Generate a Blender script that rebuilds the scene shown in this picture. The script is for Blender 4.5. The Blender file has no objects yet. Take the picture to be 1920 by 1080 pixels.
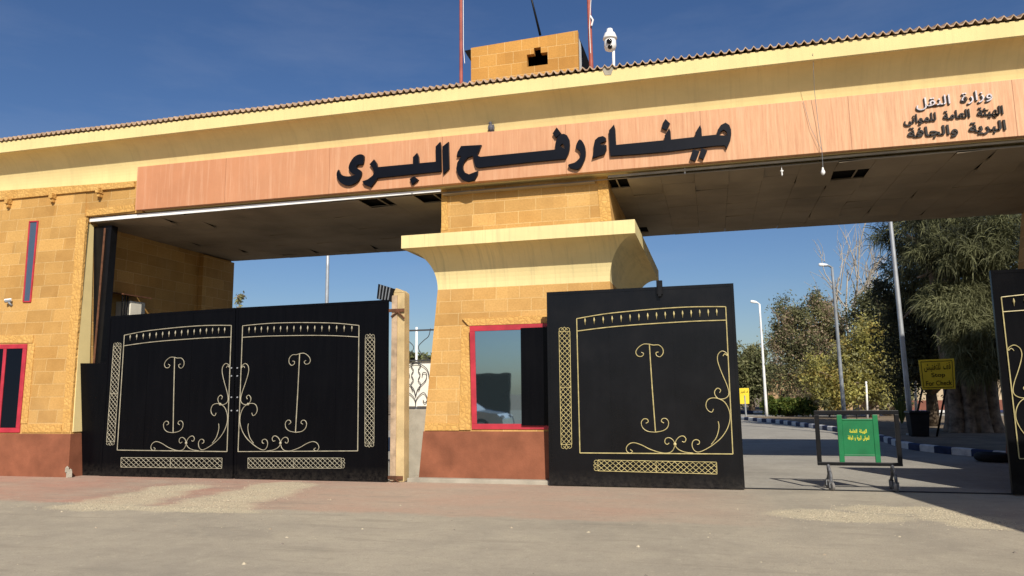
import bpy, math, random, unicodedata
import numpy as np
from mathutils import Vector, Matrix
R_ = math.radians
random.seed(7); RNG = np.random.default_rng(7)
scene = bpy.context.scene
COL = scene.collection

# ------------------------------------------------------------------ camera
FPX, YAW, PITCH, ROLL, EYE = 1385.0, .26243, .1405, -.01169, 1.6
_f = np.array([-math.sin(YAW)*math.cos(PITCH), math.cos(YAW)*math.cos(PITCH), math.sin(PITCH)])
_r = np.array([math.cos(YAW), math.sin(YAW), 0.0]); _u = np.cross(_r, _f)
cr, sr = math.cos(ROLL), math.sin(ROLL)
_r, _u = cr*_r + sr*_u, -sr*_r + cr*_u
cam = bpy.data.cameras.new('camera'); camo = bpy.data.objects.new('camera', cam); COL.objects.link(camo)
cam.sensor_width = 36; cam.lens = FPX/1920*36; cam.clip_start = .1; cam.clip_end = 2000
camo.matrix_world = Matrix(((_r[0], _u[0], -_f[0], 0), (_r[1], _u[1], -_f[1], 0), (_r[2], _u[2], -_f[2], EYE), (0, 0, 0, 1)))
scene.camera = camo

# ------------------------------------------------------------------ light
SUN_AZ, SUN_EL = R_(24.5), R_(37.8)          # azimuth to the right of the facade normal, sun in front of the facade
w = bpy.data.worlds.new('World'); scene.world = w; w.use_nodes = True
nt = w.node_tree; bg = nt.nodes['Background']
sky = nt.nodes.new('ShaderNodeTexSky'); sky.sky_type = 'NISHITA'; sky.sun_disc = False
sky.sun_elevation = SUN_EL; sky.sun_rotation = math.atan2(math.sin(SUN_AZ), -math.cos(SUN_AZ))
sky.air_density = 1.0; sky.dust_density = 1.1; sky.ozone_density = 4.0; sky.altitude = 50
# thin high cirrus
tc = nt.nodes.new('ShaderNodeTexCoord'); mp = nt.nodes.new('ShaderNodeMapping')
mp.inputs['Scale'].default_value = (2.2, 2.2, 9.0); mp.inputs['Rotation'].default_value = (0.1, .15, 0)
no = nt.nodes.new('ShaderNodeTexNoise'); no.inputs['Scale'].default_value = 1.6; no.inputs['Detail'].default_value = 7; no.inputs['Roughness'].default_value = .6
rp = nt.nodes.new('ShaderNodeValToRGB'); rp.color_ramp.elements[0].position = .47; rp.color_ramp.elements[0].color = (0, 0, 0, 1)
rp.color_ramp.elements[1].position = .85; rp.color_ramp.elements[1].color = (.12, .12, .12, 1)
mx = nt.nodes.new('ShaderNodeMix'); mx.data_type = 'RGBA'; mx.inputs['B'].default_value = (5.5, 6.0, 7.0, 1)
nt.links.new(tc.outputs['Generated'], mp.inputs[0]); nt.links.new(mp.outputs[0], no.inputs['Vector'])
nt.links.new(no.outputs['Fac'], rp.inputs[0]); nt.links.new(rp.outputs[0], mx.inputs['Factor'])
nt.links.new(sky.outputs[0], mx.inputs['A']); hs = nt.nodes.new('ShaderNodeHueSaturation'); hs.inputs['Saturation'].default_value = 1.15; hs.inputs['Hue'].default_value = .508; nt.links.new(mx.outputs['Result'], hs.inputs['Color']); nt.links.new(hs.outputs['Color'], bg.inputs['Color'])
bg.inputs['Strength'].default_value = .072
sl = bpy.data.lights.new('sun', 'SUN'); sl.energy = 4.6; sl.angle = R_(.5); sl.color = (1, .93, .82)
so = bpy.data.objects.new('sun', sl); COL.objects.link(so)
sd = Vector((math.sin(SUN_AZ)*math.cos(SUN_EL), -math.cos(SUN_AZ)*math.cos(SUN_EL), math.sin(SUN_EL)))
so.rotation_euler = sd.to_track_quat('Z', 'Y').to_euler(); so.location = sd*60
vs = scene.view_settings; vs.view_transform = 'Standard'; vs.look = 'None'; vs.gamma = 1; vs.exposure = 0.30
scene.cycles.max_bounces = 6; scene.cycles.diffuse_bounces = 3

# ------------------------------------------------------------------ measuring: a photo pixel seen on a plane of the real place
def ray(x, y): return _f*FPX + _r*(x-960) + _u*(540-y)
def at(x, y, Y):
    d = ray(x, y); t = Y/d[1]; return Vector((d[0]*t, Y, EYE+d[2]*t))
def ground_at(x, y, Z=0.0):
    d = ray(x, y); t = (Z-EYE)/d[2]; return Vector((d[0]*t, d[1]*t, Z))

# ------------------------------------------------------------------ mesh helpers
class MB:
    def __init__(s): s.v = []; s.f = []; s.m = []
    def face(s, pts, m=0):
        n = len(s.v); s.v += [tuple(p) for p in pts]; s.f.append(tuple(range(n, n+len(pts)))); s.m.append(m)
    def poly(s, verts, faces, m=0):
        n = len(s.v); s.v += [tuple(p) for p in verts]
        for f in faces: s.f.append(tuple(i+n for i in f)); s.m.append(m)
    def box(s, x0, x1, y0, y1, z0, z1, m=0):
        s.hexa([(x0,y0,z0),(x1,y0,z0),(x1,y1,z0),(x0,y1,z0)], [(x0,y0,z1),(x1,y0,z1),(x1,y1,z1),(x0,y1,z1)], m)
    def hexa(s, b, t, m=0):
        s.poly(list(b)+list(t), [(0,3,2,1),(4,5,6,7),(0,1,5,4),(1,2,6,5),(2,3,7,6),(3,0,4,7)], m)
    def slab(s, quad, dy, m=0):      # quad given TL,TR,BR,BL on its front face, thickened along +Y
        tl, tr, br, bl = [Vector(q) for q in quad]; o = Vector((0, dy, 0))
        s.hexa([bl, br, br+o, bl+o], [tl, tr, tr+o, tl+o], m)
    def tube(s, pts, r, n=6, m=0, caps=True, flat=1.0):
        pts = [Vector(p) for p in pts]; rs = r if isinstance(r, (list, tuple)) else [r]*len(pts)
        rings = []; up = None
        for i, p in enumerate(pts):
            d = (pts[min(i+1, len(pts)-1)] - pts[max(i-1, 0)])
            d = d.normalized() if d.length > 1e-9 else Vector((0, 0, 1))
            if up is None:
                up = Vector((0, 1, 0)) if abs(d.y) < .9 else Vector((1, 0, 0))
            a = d.cross(up)
            a = a.normalized() if a.length > 1e-6 else d.orthogonal().normalized()
            b = a.cross(d).normalized(); up = b
            rings.append([p + (a*math.cos(2*math.pi*k/n) + b*math.sin(2*math.pi*k/n)*flat)*rs[i] for k in range(n)])
        V = [q for rg in rings for q in rg]; F = []
        for i in range(len(pts)-1):
            for k in range(n):
                F.append((i*n+k, i*n+(k+1) % n, (i+1)*n+(k+1) % n, (i+1)*n+k))
        if caps: F.append(tuple(range(n-1, -1, -1))); F.append(tuple((len(pts)-1)*n+k for k in range(n)))
        s.poly(V, F, m)
    def lathe(s, c, prof, n=16, m=0, axis='Z'):
        V = []; F = []
        for (r, h) in prof:
            for k in range(n):
                a = 2*math.pi*k/n
                if axis == 'Z': V.append((c[0]+r*math.cos(a), c[1]+r*math.sin(a), c[2]+h))
                elif axis == 'X': V.append((c[0]+h, c[1]+r*math.cos(a), c[2]+r*math.sin(a)))
                else: V.append((c[0]+r*math.cos(a), c[1]+h, c[2]-r*math.sin(a)))
        for i in range(len(prof)-1):
            for k in range(n): F.append((i*n+k, i*n+(k+1) % n, (i+1)*n+(k+1) % n, (i+1)*n+k))
        F.append(tuple(range(n-1, -1, -1))); F.append(tuple((len(prof)-1)*n+k for k in range(n)))
        s.poly(V, F, m)
    def ball(s, c, rx, ry=None, rz=None, n=10, m=0):
        ry = ry or rx; rz = rz or rx; V = []; F = []; k2 = n//2
        for i in range(1, k2):
            t = math.pi*i/k2
            for k in range(n):
                a = 2*math.pi*k/n; V.append((c[0]+rx*math.sin(t)*math.cos(a), c[1]+ry*math.sin(t)*math.sin(a), c[2]+rz*math.cos(t)))
        V += [(c[0], c[1], c[2]+rz), (c[0], c[1], c[2]-rz)]; T = len(V)-2
        for i in range(k2-2):
            for k in range(n): F.append((i*n+k, (i+1)*n+k, (i+1)*n+(k+1) % n, i*n+(k+1) % n))
        for k in range(n):
            F.append((T, k, (k+1) % n)); F.append((T+1, (k2-2)*n+(k+1) % n, (k2-2)*n+k))
        s.poly(V, F, m)
    def sweep(s, prof, x0, x1, m=0, closed=True):   # profile (y,z) swept along X
        n = len(prof); V = [(x0, y, z) for y, z in prof]+[(x1, y, z) for y, z in prof]; F = []
        for i in range(n if closed else n-1):
            j = (i+1) % n; F.append((i, j, n+j, n+i))
        if closed: F += [tuple(range(n-1, -1, -1)), tuple(range(n, 2*n))]
        s.poly(V, F, m)
    def build(s, name, mats, parent=None, smooth=False, bevel=0, uv=True, sag=False):
        me = bpy.data.meshes.new(name)
        V = s.v
        if sag: V = [(x, y, z - .0045*(x+12)) for x, y, z in V]
        me.from_pydata(V, [], s.f)
        if not isinstance(mats, (list, tuple)): mats = [mats]
        for m in mats: me.materials.append(m)
        if len(mats) > 1: me.polygons.foreach_set('material_index', s.m)
        if smooth: me.polygons.foreach_set('use_smooth', [True]*len(s.f))
        me.update()
        if uv:
            ul = me.uv_layers.new(name='UVMap'); co = me.vertices
            for p in me.polygons:
                nx, ny, nz = (abs(a) for a in p.normal)
                for li in p.loop_indices:
                    x, y, z = co[me.loops[li].vertex_index].co
                    ul.data[li].uv = (x, z) if (ny >= nx and ny >= nz) else ((y, z) if nx >= nz else (x, y))
        o = bpy.data.objects.new(name, me); COL.objects.link(o)
        if bevel:
            b = o.modifiers.new('edge', 'BEVEL'); b.width = bevel; b.segments = 2; b.limit_method = 'ANGLE'; b.angle_limit = R_(40)
        if parent: attach(o, parent)
        return o
def world_loc(o): return o.matrix_parent_inverse @ o.location if False else o.location
def attach(o, parent):
    o.parent = parent
    root = parent; t = Vector((0, 0, 0))
    while root: 
        if root.type == 'EMPTY': t = Vector(root.location)
        root = root.parent
    if parent.type == 'EMPTY': o.matrix_parent_inverse = Matrix.Translation(-t)
def tag(o, label=None, cat=None, group=None, kind=None):
    if label: o['label'] = label
    if cat: o['category'] = cat
    if group: o['group'] = group
    if kind: o['kind'] = kind
    return o
def thing(name, label, cat, loc=(0, 0, 0), group=None):
    o = bpy.data.objects.new(name, None); COL.objects.link(o); o.location = loc; o.empty_display_size = .3
    return tag(o, label, cat, group)
def spline(pts, k=4):
    pts = [Vector(p) for p in pts]; out = []
    for i in range(len(pts)-1):
        p0, p1, p2, p3 = pts[max(i-1, 0)], pts[i], pts[i+1], pts[min(i+2, len(pts)-1)]
        for j in range(k):
            t = j/k
            out.append(.5*((2*p1)+(p2-p0)*t+(2*p0-5*p1+4*p2-p3)*t*t+(3*p1-p0-3*p2+p3)*t**3))
    out.append(pts[-1]); return out

# ------------------------------------------------------------------ materials
def nodes(m): return m.node_tree.nodes, m.node_tree.links
def newmat(name, rough=.7, spec=.4, metal=0):
    m = bpy.data.materials.new(name); m.use_nodes = True; b = m.node_tree.nodes['Principled BSDF']
    b.inputs['Roughness'].default_value = rough; b.inputs['Specular IOR Level'].default_value = spec; b.inputs['Metallic'].default_value = metal
    return m, b
def mixc(N, L, fac, a, b, mode='MIX'):
    x = N.new('ShaderNodeMix'); x.data_type = 'RGBA'; x.blend_type = mode
    for key, v in (('Factor', fac), ('A', a), ('B', b)):
        if hasattr(v, 'links') or hasattr(v, 'is_linked'): L.new(v, x.inputs[key])
        elif key == 'Factor': x.inputs[key].default_value = v
        else: x.inputs[key].default_value = (*v, 1)
    return x.outputs['Result']
def noise(N, L, vec, scale, detail=4, rough=.55, stretch=None):
    if stretch:
        mp = N.new('ShaderNodeMapping'); mp.inputs['Scale'].default_value = stretch; L.new(vec, mp.inputs[0]); vec = mp.outputs[0]
    n = N.new('ShaderNodeTexNoise'); n.inputs['Scale'].default_value = scale; n.inputs['Detail'].default_value = detail; n.inputs['Roughness'].default_value = rough
    L.new(vec, n.inputs['Vector']); return n.outputs['Fac']
def ramp(N, L, val, a, b, ca=(0, 0, 0), cb=(1, 1, 1)):
    r = N.new('ShaderNodeValToRGB'); e = r.color_ramp.elements
    e[0].position = a; e[0].color = (*ca, 1); e[1].position = b; e[1].color = (*cb, 1); L.new(val, r.inputs[0]); return r.outputs['Color']
def bumpn(N, L, b, h, strength=.3, dist=.02):
    n = N.new('ShaderNodeBump'); n.inputs['Strength'].default_value = strength; n.inputs['Distance'].default_value = dist
    L.new(h, n.inputs['Height']); L.new(n.outputs[0], b.inputs['Normal'])
def coord(N, kind='Object'): return N.new('ShaderNodeTexCoord').outputs[kind]
def plain(name, col, var=.25, scale=3, rough=.7, spec=.4, metal=0, bump=.15, fine=40):
    m, b = newmat(name, rough, spec, metal); N, L = nodes(m); c = coord(N)
    f = noise(N, L, c, scale, 5); g = noise(N, L, c, fine, 3)
    d = tuple(x*(1-var) for x in col); e = tuple(min(1, x*(1+var*.6)) for x in col)
    base = mixc(N, L, ramp(N, L, f, .3, .7), d, e)
    L.new(base, b.inputs['Base Color']); 
    if bump: bumpn(N, L, b, g, bump, .01)
    return m
def stone_mat(name, c1, c2, mortar, bw=.50, bh=.27, ms=.007):
    m, b = newmat(name, .85, .25); N, L = nodes(m); uv = coord(N, 'UV')
    wv = noise(N, L, uv, 1.3, 2)
    br = N.new('ShaderNodeTexBrick'); br.offset = .5; br.offset_frequency = 2; br.squash = 1.35; br.squash_frequency = 3
    br.inputs['Color1'].default_value = (*c1, 1); br.inputs['Color2'].default_value = (*c2, 1); br.inputs['Mortar'].default_value = (*mortar, 1)
    br.inputs['Scale'].default_value = 1; br.inputs['Mortar Size'].default_value = ms; br.inputs['Mortar Smooth'].default_value = .3
    br.inputs['Brick Width'].default_value = bw; br.inputs['Row Height'].default_value = bh; br.inputs['Bias'].default_value = -.1
    L.new(uv, br.inputs['Vector'])
    # a second coarser course so that neighbouring blocks differ
    b2 = N.new('ShaderNodeTexBrick'); b2.offset = .35; b2.inputs['Scale'].default_value = 1; b2.inputs['Mortar Size'].default_value = 0
    b2.inputs['Color1'].default_value = (.60, .57, .52, 1); b2.inputs['Color2'].default_value = (1.18, 1.14, 1.05, 1)
    b2.inputs['Brick Width'].default_value = bw*1.5; b2.inputs['Row Height'].default_value = bh; L.new(uv, b2.inputs['Vector'])
    k = mixc(N, L, .55, br.outputs['Color'], b2.outputs['Color'], 'MULTIPLY')
    n1 = noise(N, L, uv, 2.2, 6, .6); n2 = noise(N, L, uv, 28, 4, .65)
    k = mixc(N, L, ramp(N, L, n1, .35, .8, (0, 0, 0), (.35, .35, .35)), k, tuple(min(1, x*1.35) for x in c2))
    k = mixc(N, L, ramp(N, L, n2, .3, .75, (.55, .55, .55), (0, 0, 0)), k, tuple(x*.72 for x in c1))
    sp = ramp(N, L, noise(N, L, uv, .45, 3), .55, .8, (0, 0, 0), (.3, .3, .3))
    k = mixc(N, L, sp, k, (.50, .35, .17))
    L.new(k, b.inputs['Base Color'])
    mh = N.new('ShaderNodeMath'); mh.operation = 'MULTIPLY_ADD'; mh.inputs[1].default_value = .5
    L.new(n2, mh.inputs[0]); iv = N.new('ShaderNodeMath'); iv.operation = 'SUBTRACT'; iv.inputs[0].default_value = 1; L.new(br.outputs['Fac'], iv.inputs[1])
    L.new(iv.outputs[0], mh.inputs[2]); bumpn(N, L, b, mh.outputs[0], .5, .012)
    return m
def paint_mat(name, col, streak, amount, rough=.8, seam=None, xfade=None):
    """painted plaster / sheet with rain streaks running down it"""
    m, b = newmat(name, rough, .25); N, L = nodes(m); c = coord(N)
    s = noise(N, L, c, 1.6, 7, .7, (9, .6, .35)); f = noise(N, L, c, 1.4, 6, .6); g = noise(N, L, c, 35, 4)
    k = mixc(N, L, ramp(N, L, f, .3, .75), tuple(x*.90 for x in col), tuple(min(1, x*1.06) for x in col))
    k = mixc(N, L, ramp(N, L, s, .50, .74, (0, 0, 0), (amount,)*3), k, streak)
    if xfade:
        sx = N.new('ShaderNodeSeparateXYZ'); L.new(c, sx.inputs[0]); mr = N.new('ShaderNodeMapRange'); mr.inputs[1].default_value = xfade[0]; mr.inputs[2].default_value = xfade[1]
        L.new(sx.outputs[0], mr.inputs[0]); s2 = noise(N, L, c, 2.3, 8, .8, (9, .6, .4))
        mm = N.new('ShaderNodeMath'); mm.operation = 'MULTIPLY'; L.new(mr.outputs[0], mm.inputs[0]); L.new(ramp(N, L, s2, .30, .75), mm.inputs[1])
        k = mixc(N, L, mm.outputs[0], k, xfade[2])
        k = mixc(N, L, ramp(N, L, noise(N, L, c, 4, 6, .7, (8, .6, .3)), .58, .80, (0, 0, 0), (.45,)*3), k, xfade[3])
        if seam:
            fr = N.new('ShaderNodeMath'); fr.operation = 'PINGPONG'; fr.inputs[1].default_value = seam/2; L.new(sx.outputs[0], fr.inputs[0])
            lt = N.new('ShaderNodeMath'); lt.operation = 'LESS_THAN'; lt.inputs[1].default_value = .006; L.new(fr.outputs[0], lt.inputs[0])
            k = mixc(N, L, lt.outputs[0], k, tuple(x*.7 for x in col))
    L.new(k, b.inputs['Base Color']); bumpn(N, L, b, g, .2, .006); return m
M = {}
M['stone'] = stone_mat('golden limestone blocks', (.43, .235, .068), (.60, .365, .125), (.69, .49, .23))
M['stone_column'] = stone_mat('golden limestone column blocks', (.46, .255, .078), (.61, .375, .135), (.71, .51, .24), .46, .24)
M['stone_roof'] = stone_mat('roof box sandstone', (.48, .235, .055), (.58, .31, .08), (.74, .48, .2), .42, .30, .010)
M['cream'] = paint_mat('cream plaster', (.73, .585, .275), (.50, .40, .20), .35)
M['cream_cap'] = paint_mat('cream plaster of the cap', (.74, .605, .295), (.42, .36, .20), .6)
M['plinth'] = plain('brown painted plinth', (.235, .085, .045), .30, 2.2, .85, .2, 0, .3, 30)
M['peach'] = paint_mat('peach sign cladding', (.50, .225, .115), (.68, .42, .27), .5, .6, seam=2.44, xfade=(-11, 6, (.78, .52, .30), (.46, .22, .11)))
M['trim_stone'] = None
M['letter'] = plain('black letter enamel', (.004, .005, .009), .3, 2, .4, .15, 0, .05)
M['steel_letter'] = plain('worn steel letter', (.022, .018, .016), .5, 6, .5, .2, 0, .1)
M['highlight_letter'] = plain('highlit steel letter', (.40, .36, .36), .3, 6, .3, .5, .5, .1)  # highlight on the letters painted as a pale metal colour
M['gold'] = plain('cream gold painted iron', (.50, .42, .19), .35, 8, .5, .4, 0, .1)
M['ivory'] = plain('ivory painted iron', (.36, .33, .24), .35, 8, .5, .4, 0, .1)
M['red'] = plain('red painted window frame', (.42, .028, .045), .25, 4, .5, .4, 0, .05)
M['white'] = plain('white metal', (.80, .80, .78), .1, 4, .4, .5, 0, .05)
M['galv'] = plain('galvanised steel', (.42, .44, .46), .2, 3, .45, .5, .4, .05)
M['grey_paint'] = plain('grey painted steel', (.22, .24, .26), .25, 3, .5, .5, 0, .05)
M['black'] = plain('black painted steel', (.006, .006, .007), .3, 6, .4, .2, 0, .05)
M['leg_paint'] = plain('chipped dark grey leg paint', (.11, .11, .115), .8, 22, .5, .5, .2, .2)
M['rubber'] = plain('black rubber', (.015, .015, .016), .3, 6, .8, .3)
M['dark'] = plain('dark void', (.008, .007, .006), .2, 3, .9, .1, 0, 0)  # near black, also painted-in shade behind the ceiling and roof box openings
M['green'] = plain('green painted sheet', (.006, .145, .047), .2, 4, .35, .5, 0, .05)
M['yellow_letter'] = plain('yellow letter paint', (.80, .72, .05), .1, 4, .5, .4, 0, 0)
M['yellow'] = plain('yellow sign sheet', (.78, .56, .03), .12, 3, .45, .4, 0, .03)
M['yellow_far'] = plain('bright yellow sign sheet', (.82, .62, .04), .1, 3, .45, .4, 0, .03)
M['concrete'] = plain('grey concrete', (.36, .325, .26), .25, 3, .9, .2, 0, .4)
M['post_paint'] = plain('peeling cream post paint', (.52, .39, .20), .25, 3, .85, .2, 0, .4)
M['rust'] = plain('rusty iron', (.12, .05, .025), .5, 9, .8, .3, 0, .3)
M['flagred'] = plain('faded red pole paint', (.34, .085, .06), .3, 4, .6, .4)
M['tile'] = plain('clay roof tile', (.44, .31, .21), .35, 5, .85, .2, 0, .3)
M['ceiling'] = plain('grey brown ceiling board', (.30, .245, .175), .3, .7, .85, .2, 0, .1)
M['white_sheet'] = plain('white sheet', (.78, .76, .68), .12, 3, .6, .3, 0, .05)
M['kerb_white'] = plain('kerb white paint', (.66, .66, .64), .25, 5, .8, .3, 0, .3)
M['kerb_blue'] = plain('kerb dark blue paint', (.02, .03, .085), .4, 5, .7, .3, 0, .3)
M['ac'] = plain('ivory plastic casing', (.70, .66, .55), .12, 4, .5, .4, 0, .02)
M['pigeon'] = plain('grey pigeon feathers', (.10, .10, .12), .4, 30, .7, .3, 0, .1)
M['bark'] = plain('pale bark', (.26, .20, .145), .6, 6, .95, .1, 0, .8, 12)
M['bark_dark'] = plain('grey brown bark', (.15, .115, .08), .45, 6, .95, .1, 0, .8, 12)
M['twig'] = plain('bare pale twig', (.42, .37, .30), .3, 6, .9, .1, 0, 0)
M['wall_far'] = paint_mat('tan far wall', (.40, .27, .15), (.30, .2, .12), .4)
M['wall_far_pale'] = paint_mat('pale far wall', (.50, .40, .27), (.38, .3, .2), .4)
M['wall_far_brown'] = plain('brown far parapet', (.24, .12, .05), .2)
M['wall_far_red'] = plain('red brown far dado', (.20, .07, .045), .2)
def glass_mat(name, col, rough=.03, spec=.9):
    m, b = newmat(name, rough, spec); b.inputs['Base Color'].default_value = (*col, 1); b.inputs['IOR'].default_value = 1.9
    N, L = nodes(m); bumpn(N, L, b, noise(N, L, coord(N), 1.5, 2), .04, .02); return m
M['glass'] = glass_mat('mirrored dark glass', (.02, .03, .035), .02, 1.0)
M['glass'].node_tree.nodes['Principled BSDF'].inputs['IOR'].default_value = 2.9; M['glass'].node_tree.nodes['Principled BSDF'].inputs['Specular Tint'].default_value = (.62, .84, 1, 1)  # blue of the reflected sky put into the specular tint
M['glass_dark'] = glass_mat('dark glass', (.003, .003, .004), .08, .12)
M['glass_blue'] = glass_mat('blue grey glass', (.06, .085, .12), .08, .6)
def gate_mat(name, spec):
    m, b = newmat(name, .3, spec); N, L = nodes(m); c = coord(N)
    f = noise(N, L, c, 1.2, 5, .6); g = noise(N, L, c, 16, 5, .7); s = noise(N, L, c, 2, 5, .6, (6, 6, .5))
    k = mixc(N, L, ramp(N, L, s, .4, .9), (.002, .002, .003), (.0035, .0035, .0045)); k = mixc(N, L, ramp(N, L, g, .72, .78, (0, 0, 0), (.2, .2, .2)), k, (.06, .055, .05))
    sz = N.new('ShaderNodeSeparateXYZ'); L.new(c, sz.inputs[0]); mr = N.new('ShaderNodeMapRange'); mr.inputs[1].default_value = .28; mr.inputs[2].default_value = 0; L.new(sz.outputs[2], mr.inputs[0])
    mm = N.new('ShaderNodeMath'); mm.operation = 'MULTIPLY'; L.new(mr.outputs[0], mm.inputs[0]); L.new(ramp(N, L, g, .35, .7), mm.inputs[1])
    k = mixc(N, L, mm.outputs[0], k, (.03, .026, .022))
    L.new(k, b.inputs['Base Color']); L.new(ramp(N, L, f, .3, .7, (.2, .2, .2), (.42, .42, .42)), b.inputs['Roughness'])
    bumpn(N, L, b, noise(N, L, c, 2.2, 2), .10, .02); return m
M['gate'] = gate_mat('black gate paint', .09); M['gate_gloss'] = gate_mat('shinier black gate paint', .30)  # same black mix, only a higher specular level on the open leaf
def carved_mat():
    m, b = newmat('carved stone border', .9, .2); N, L = nodes(m); uv = coord(N, 'UV')
    vo = N.new('ShaderNodeTexVoronoi'); vo.feature = 'DISTANCE_TO_EDGE'; vo.inputs['Scale'].default_value = 11; vo.inputs['Randomness'].default_value = .8; L.new(uv, vo.inputs['Vector'])
    n1 = noise(N, L, uv, 3, 5)
    k = mixc(N, L, ramp(N, L, n1, .3, .7), (.50, .275, .075), (.60, .36, .115))
    k = mixc(N, L, ramp(N, L, vo.outputs['Distance'], .0, .09, (.5, .5, .5), (0, 0, 0)), k, (.36, .20, .065))
    L.new(k, b.inputs['Base Color']); bumpn(N, L, b, vo.outputs['Distance'], .75, .04); return m
M['carved'] = carved_mat()
SAND = [(*ground_at(x, y)[:2], a, b_) for x, y, a, b_ in ((170, 951, .8, .35), (220, 942, .75, .5), (280, 928, .7, .6), (330, 915, .6, .55), (385, 950, .8, .4), (430, 938, .75, .55), (480, 926, .75, .65), (525, 912, .65, .7), (330, 955, 1.6, .22),
    (1530, 965, .6, .5), (1600, 970, .7, .4), (1640, 955, .5, .35), (1740, 958, .5, .4), (1800, 972, .6, .35), (1860, 985, .5, .3))]
def ground_mat(name, base, light, dark, pink=False, tracks=True):
    m, b = newmat(name, .92, .25); N, L = nodes(m); c = coord(N)
    a = noise(N, L, c, .35, 7, .62); d = noise(N, L, c, 1.6, 7, .65); g = noise(N, L, c, 55, 5, .7); e = noise(N, L, c, 230, 3, .7)
    k = mixc(N, L, ramp(N, L, a, .38, .62), tuple(x*.9 for x in dark), base); k = mixc(N, L, ramp(N, L, d, .42, .75, (0, 0, 0), (.65,)*3), k, light)
    if tracks:
        t = noise(N, L, c, 1.0, 6, .6, (.22, 2.2, 1)); k = mixc(N, L, ramp(N, L, t, .52, .72, (0, 0, 0), (.45,)*3), k, dark)
        t2 = noise(N, L, c, .8, 6, .65, (1.8, .35, 1)); k = mixc(N, L, ramp(N, L, t2, .56, .74, (0, 0, 0), (.3,)*3), k, tuple(x*.8 for x in dark))
        cr_ = N.new('ShaderNodeTexVoronoi'); cr_.feature = 'DISTANCE_TO_EDGE'; cr_.inputs['Scale'].default_value = .33
        mpc = N.new('ShaderNodeMapping'); L.new(c, mpc.inputs[0]); mv = N.new('ShaderNodeMix'); mv.data_type = 'RGBA'; mv.inputs['Factor'].default_value = .12
        nn = N.new('ShaderNodeTexNoise'); nn.inputs['Scale'].default_value = 2.5; nn.inputs['Detail'].default_value = 4; L.new(c, nn.inputs['Vector'])
        L.new(mpc.outputs[0], mv.inputs['A']); L.new(nn.outputs['Color'], mv.inputs['B']); L.new(mv.outputs['Result'], cr_.inputs['Vector'])
        k = mixc(N, L, ramp(N, L, cr_.outputs['Distance'], .0, .006, (.07,)*3, (0, 0, 0)), k, tuple(x*.5 for x in dark))
    if pink:
        sx = N.new('ShaderNodeSeparateXYZ'); L.new(c, sx.inputs[0])
        def rng(out, a0, a1):
            r = N.new('ShaderNodeMapRange'); r.inputs[1].default_value = a0; r.inputs[2].default_value = a1; L.new(out, r.inputs[0]); return r.outputs[0]
        def mul(p, q):
            r = N.new('ShaderNodeMath'); r.operation = 'MULTIPLY'; L.new(p, r.inputs[0]); L.new(q, r.inputs[1]); return r.outputs[0]
        wob = N.new('ShaderNodeMath'); wob.operation = 'MULTIPLY_ADD'; wob.inputs[1].default_value = .9; L.new(d, wob.inputs[0]); L.new(sx.outputs[1], wob.inputs[2])
        band = rng(wob.outputs[0], 9.85, 10.05); band = mul(band, rng(sx.outputs[0], .9, -1.0))
        wear = ramp(N, L, noise(N, L, c, .9, 7, .7, (.5, 1, 1)), .30, .62, (.25,)*3, (.95,)*3)
        pk = mixc(N, L, ramp(N, L, d, .3, .7), (.47, .205, .145), (.54, .31, .225))
        pk = mixc(N, L, rng(sx.outputs[0], -8.5, -6.0), pk, (.50, .325, .235))
        k = mixc(N, L, mul(band, wear), k, pk)
        # spilt pale sand and chippings
        gr = ramp(N, L, g, .30, .55)
        for (x0, y0, rx, ry) in SAND:
            sb = N.new('ShaderNodeVectorMath'); sb.operation = 'SUBTRACT'; sb.inputs[1].default_value = (x0, y0, 0); L.new(c, sb.inputs[0])
            sc = N.new('ShaderNodeVectorMath'); sc.operation = 'DIVIDE'; sc.inputs[1].default_value = (rx, ry, 1); L.new(sb.outputs[0], sc.inputs[0])
            ln = N.new('ShaderNodeVectorMath'); ln.operation = 'LENGTH'; L.new(sc.outputs[0], ln.inputs[0])
            ad = N.new('ShaderNodeMath'); ad.operation = 'MULTIPLY_ADD'; ad.inputs[1].default_value = -1.1; L.new(d, ad.inputs[0]); L.new(ln.outputs['Value'], ad.inputs[2])
            msk = rng(ad.outputs[0], .56, .20)
            k = mixc(N, L, mul(msk, gr), k, (.62, .535, .36))
    h7 = noise(N, L, c, 9, 8, .75)
    k = mixc(N, L, ramp(N, L, h7, .56, .72, (0, 0, 0), (.6,)*3), k, tuple(min(1, x*1.15) for x in light)); k = mixc(N, L, ramp(N, L, h7, .30, .46, (.7,)*3, (0, 0, 0)), k, tuple(x*.72 for x in dark))
    tr = noise(N, L, c, 1.0, 8, .7, (.55, 3.4, 1)); k = mixc(N, L, ramp(N, L, tr, .55, .66, (0, 0, 0), (.5,)*3), k, tuple(x*.66 for x in dark))
    sp_ = N.new('ShaderNodeTexVoronoi'); sp_.inputs['Scale'].default_value = 14; L.new(c, sp_.inputs['Vector']); k = mixc(N, L, ramp(N, L, sp_.outputs['Distance'], .05, .12, (.55,)*3, (0, 0, 0)), k, tuple(x*.5 for x in dark))
    k = mixc(N, L, ramp(N, L, g, .35, .7, (.5,)*3, (0, 0, 0)), k, tuple(x*.6 for x in dark))
    k = mixc(N, L, ramp(N, L, e, .62, .75, (0, 0, 0), (.35,)*3), k, tuple(min(1, x*1.4) for x in light))
    L.new(k, b.inputs['Base Color']); bumpn(N, L, b, g, .7, .016); return m
M['forecourt'] = ground_mat('dusty forecourt asphalt', (.455, .398, .300), (.54, .475, .355), (.375, .332, .260), True)
M['road'] = ground_mat('worn road asphalt', (.40, .375, .32), (.48, .45, .39), (.32, .30, .26))
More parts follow.
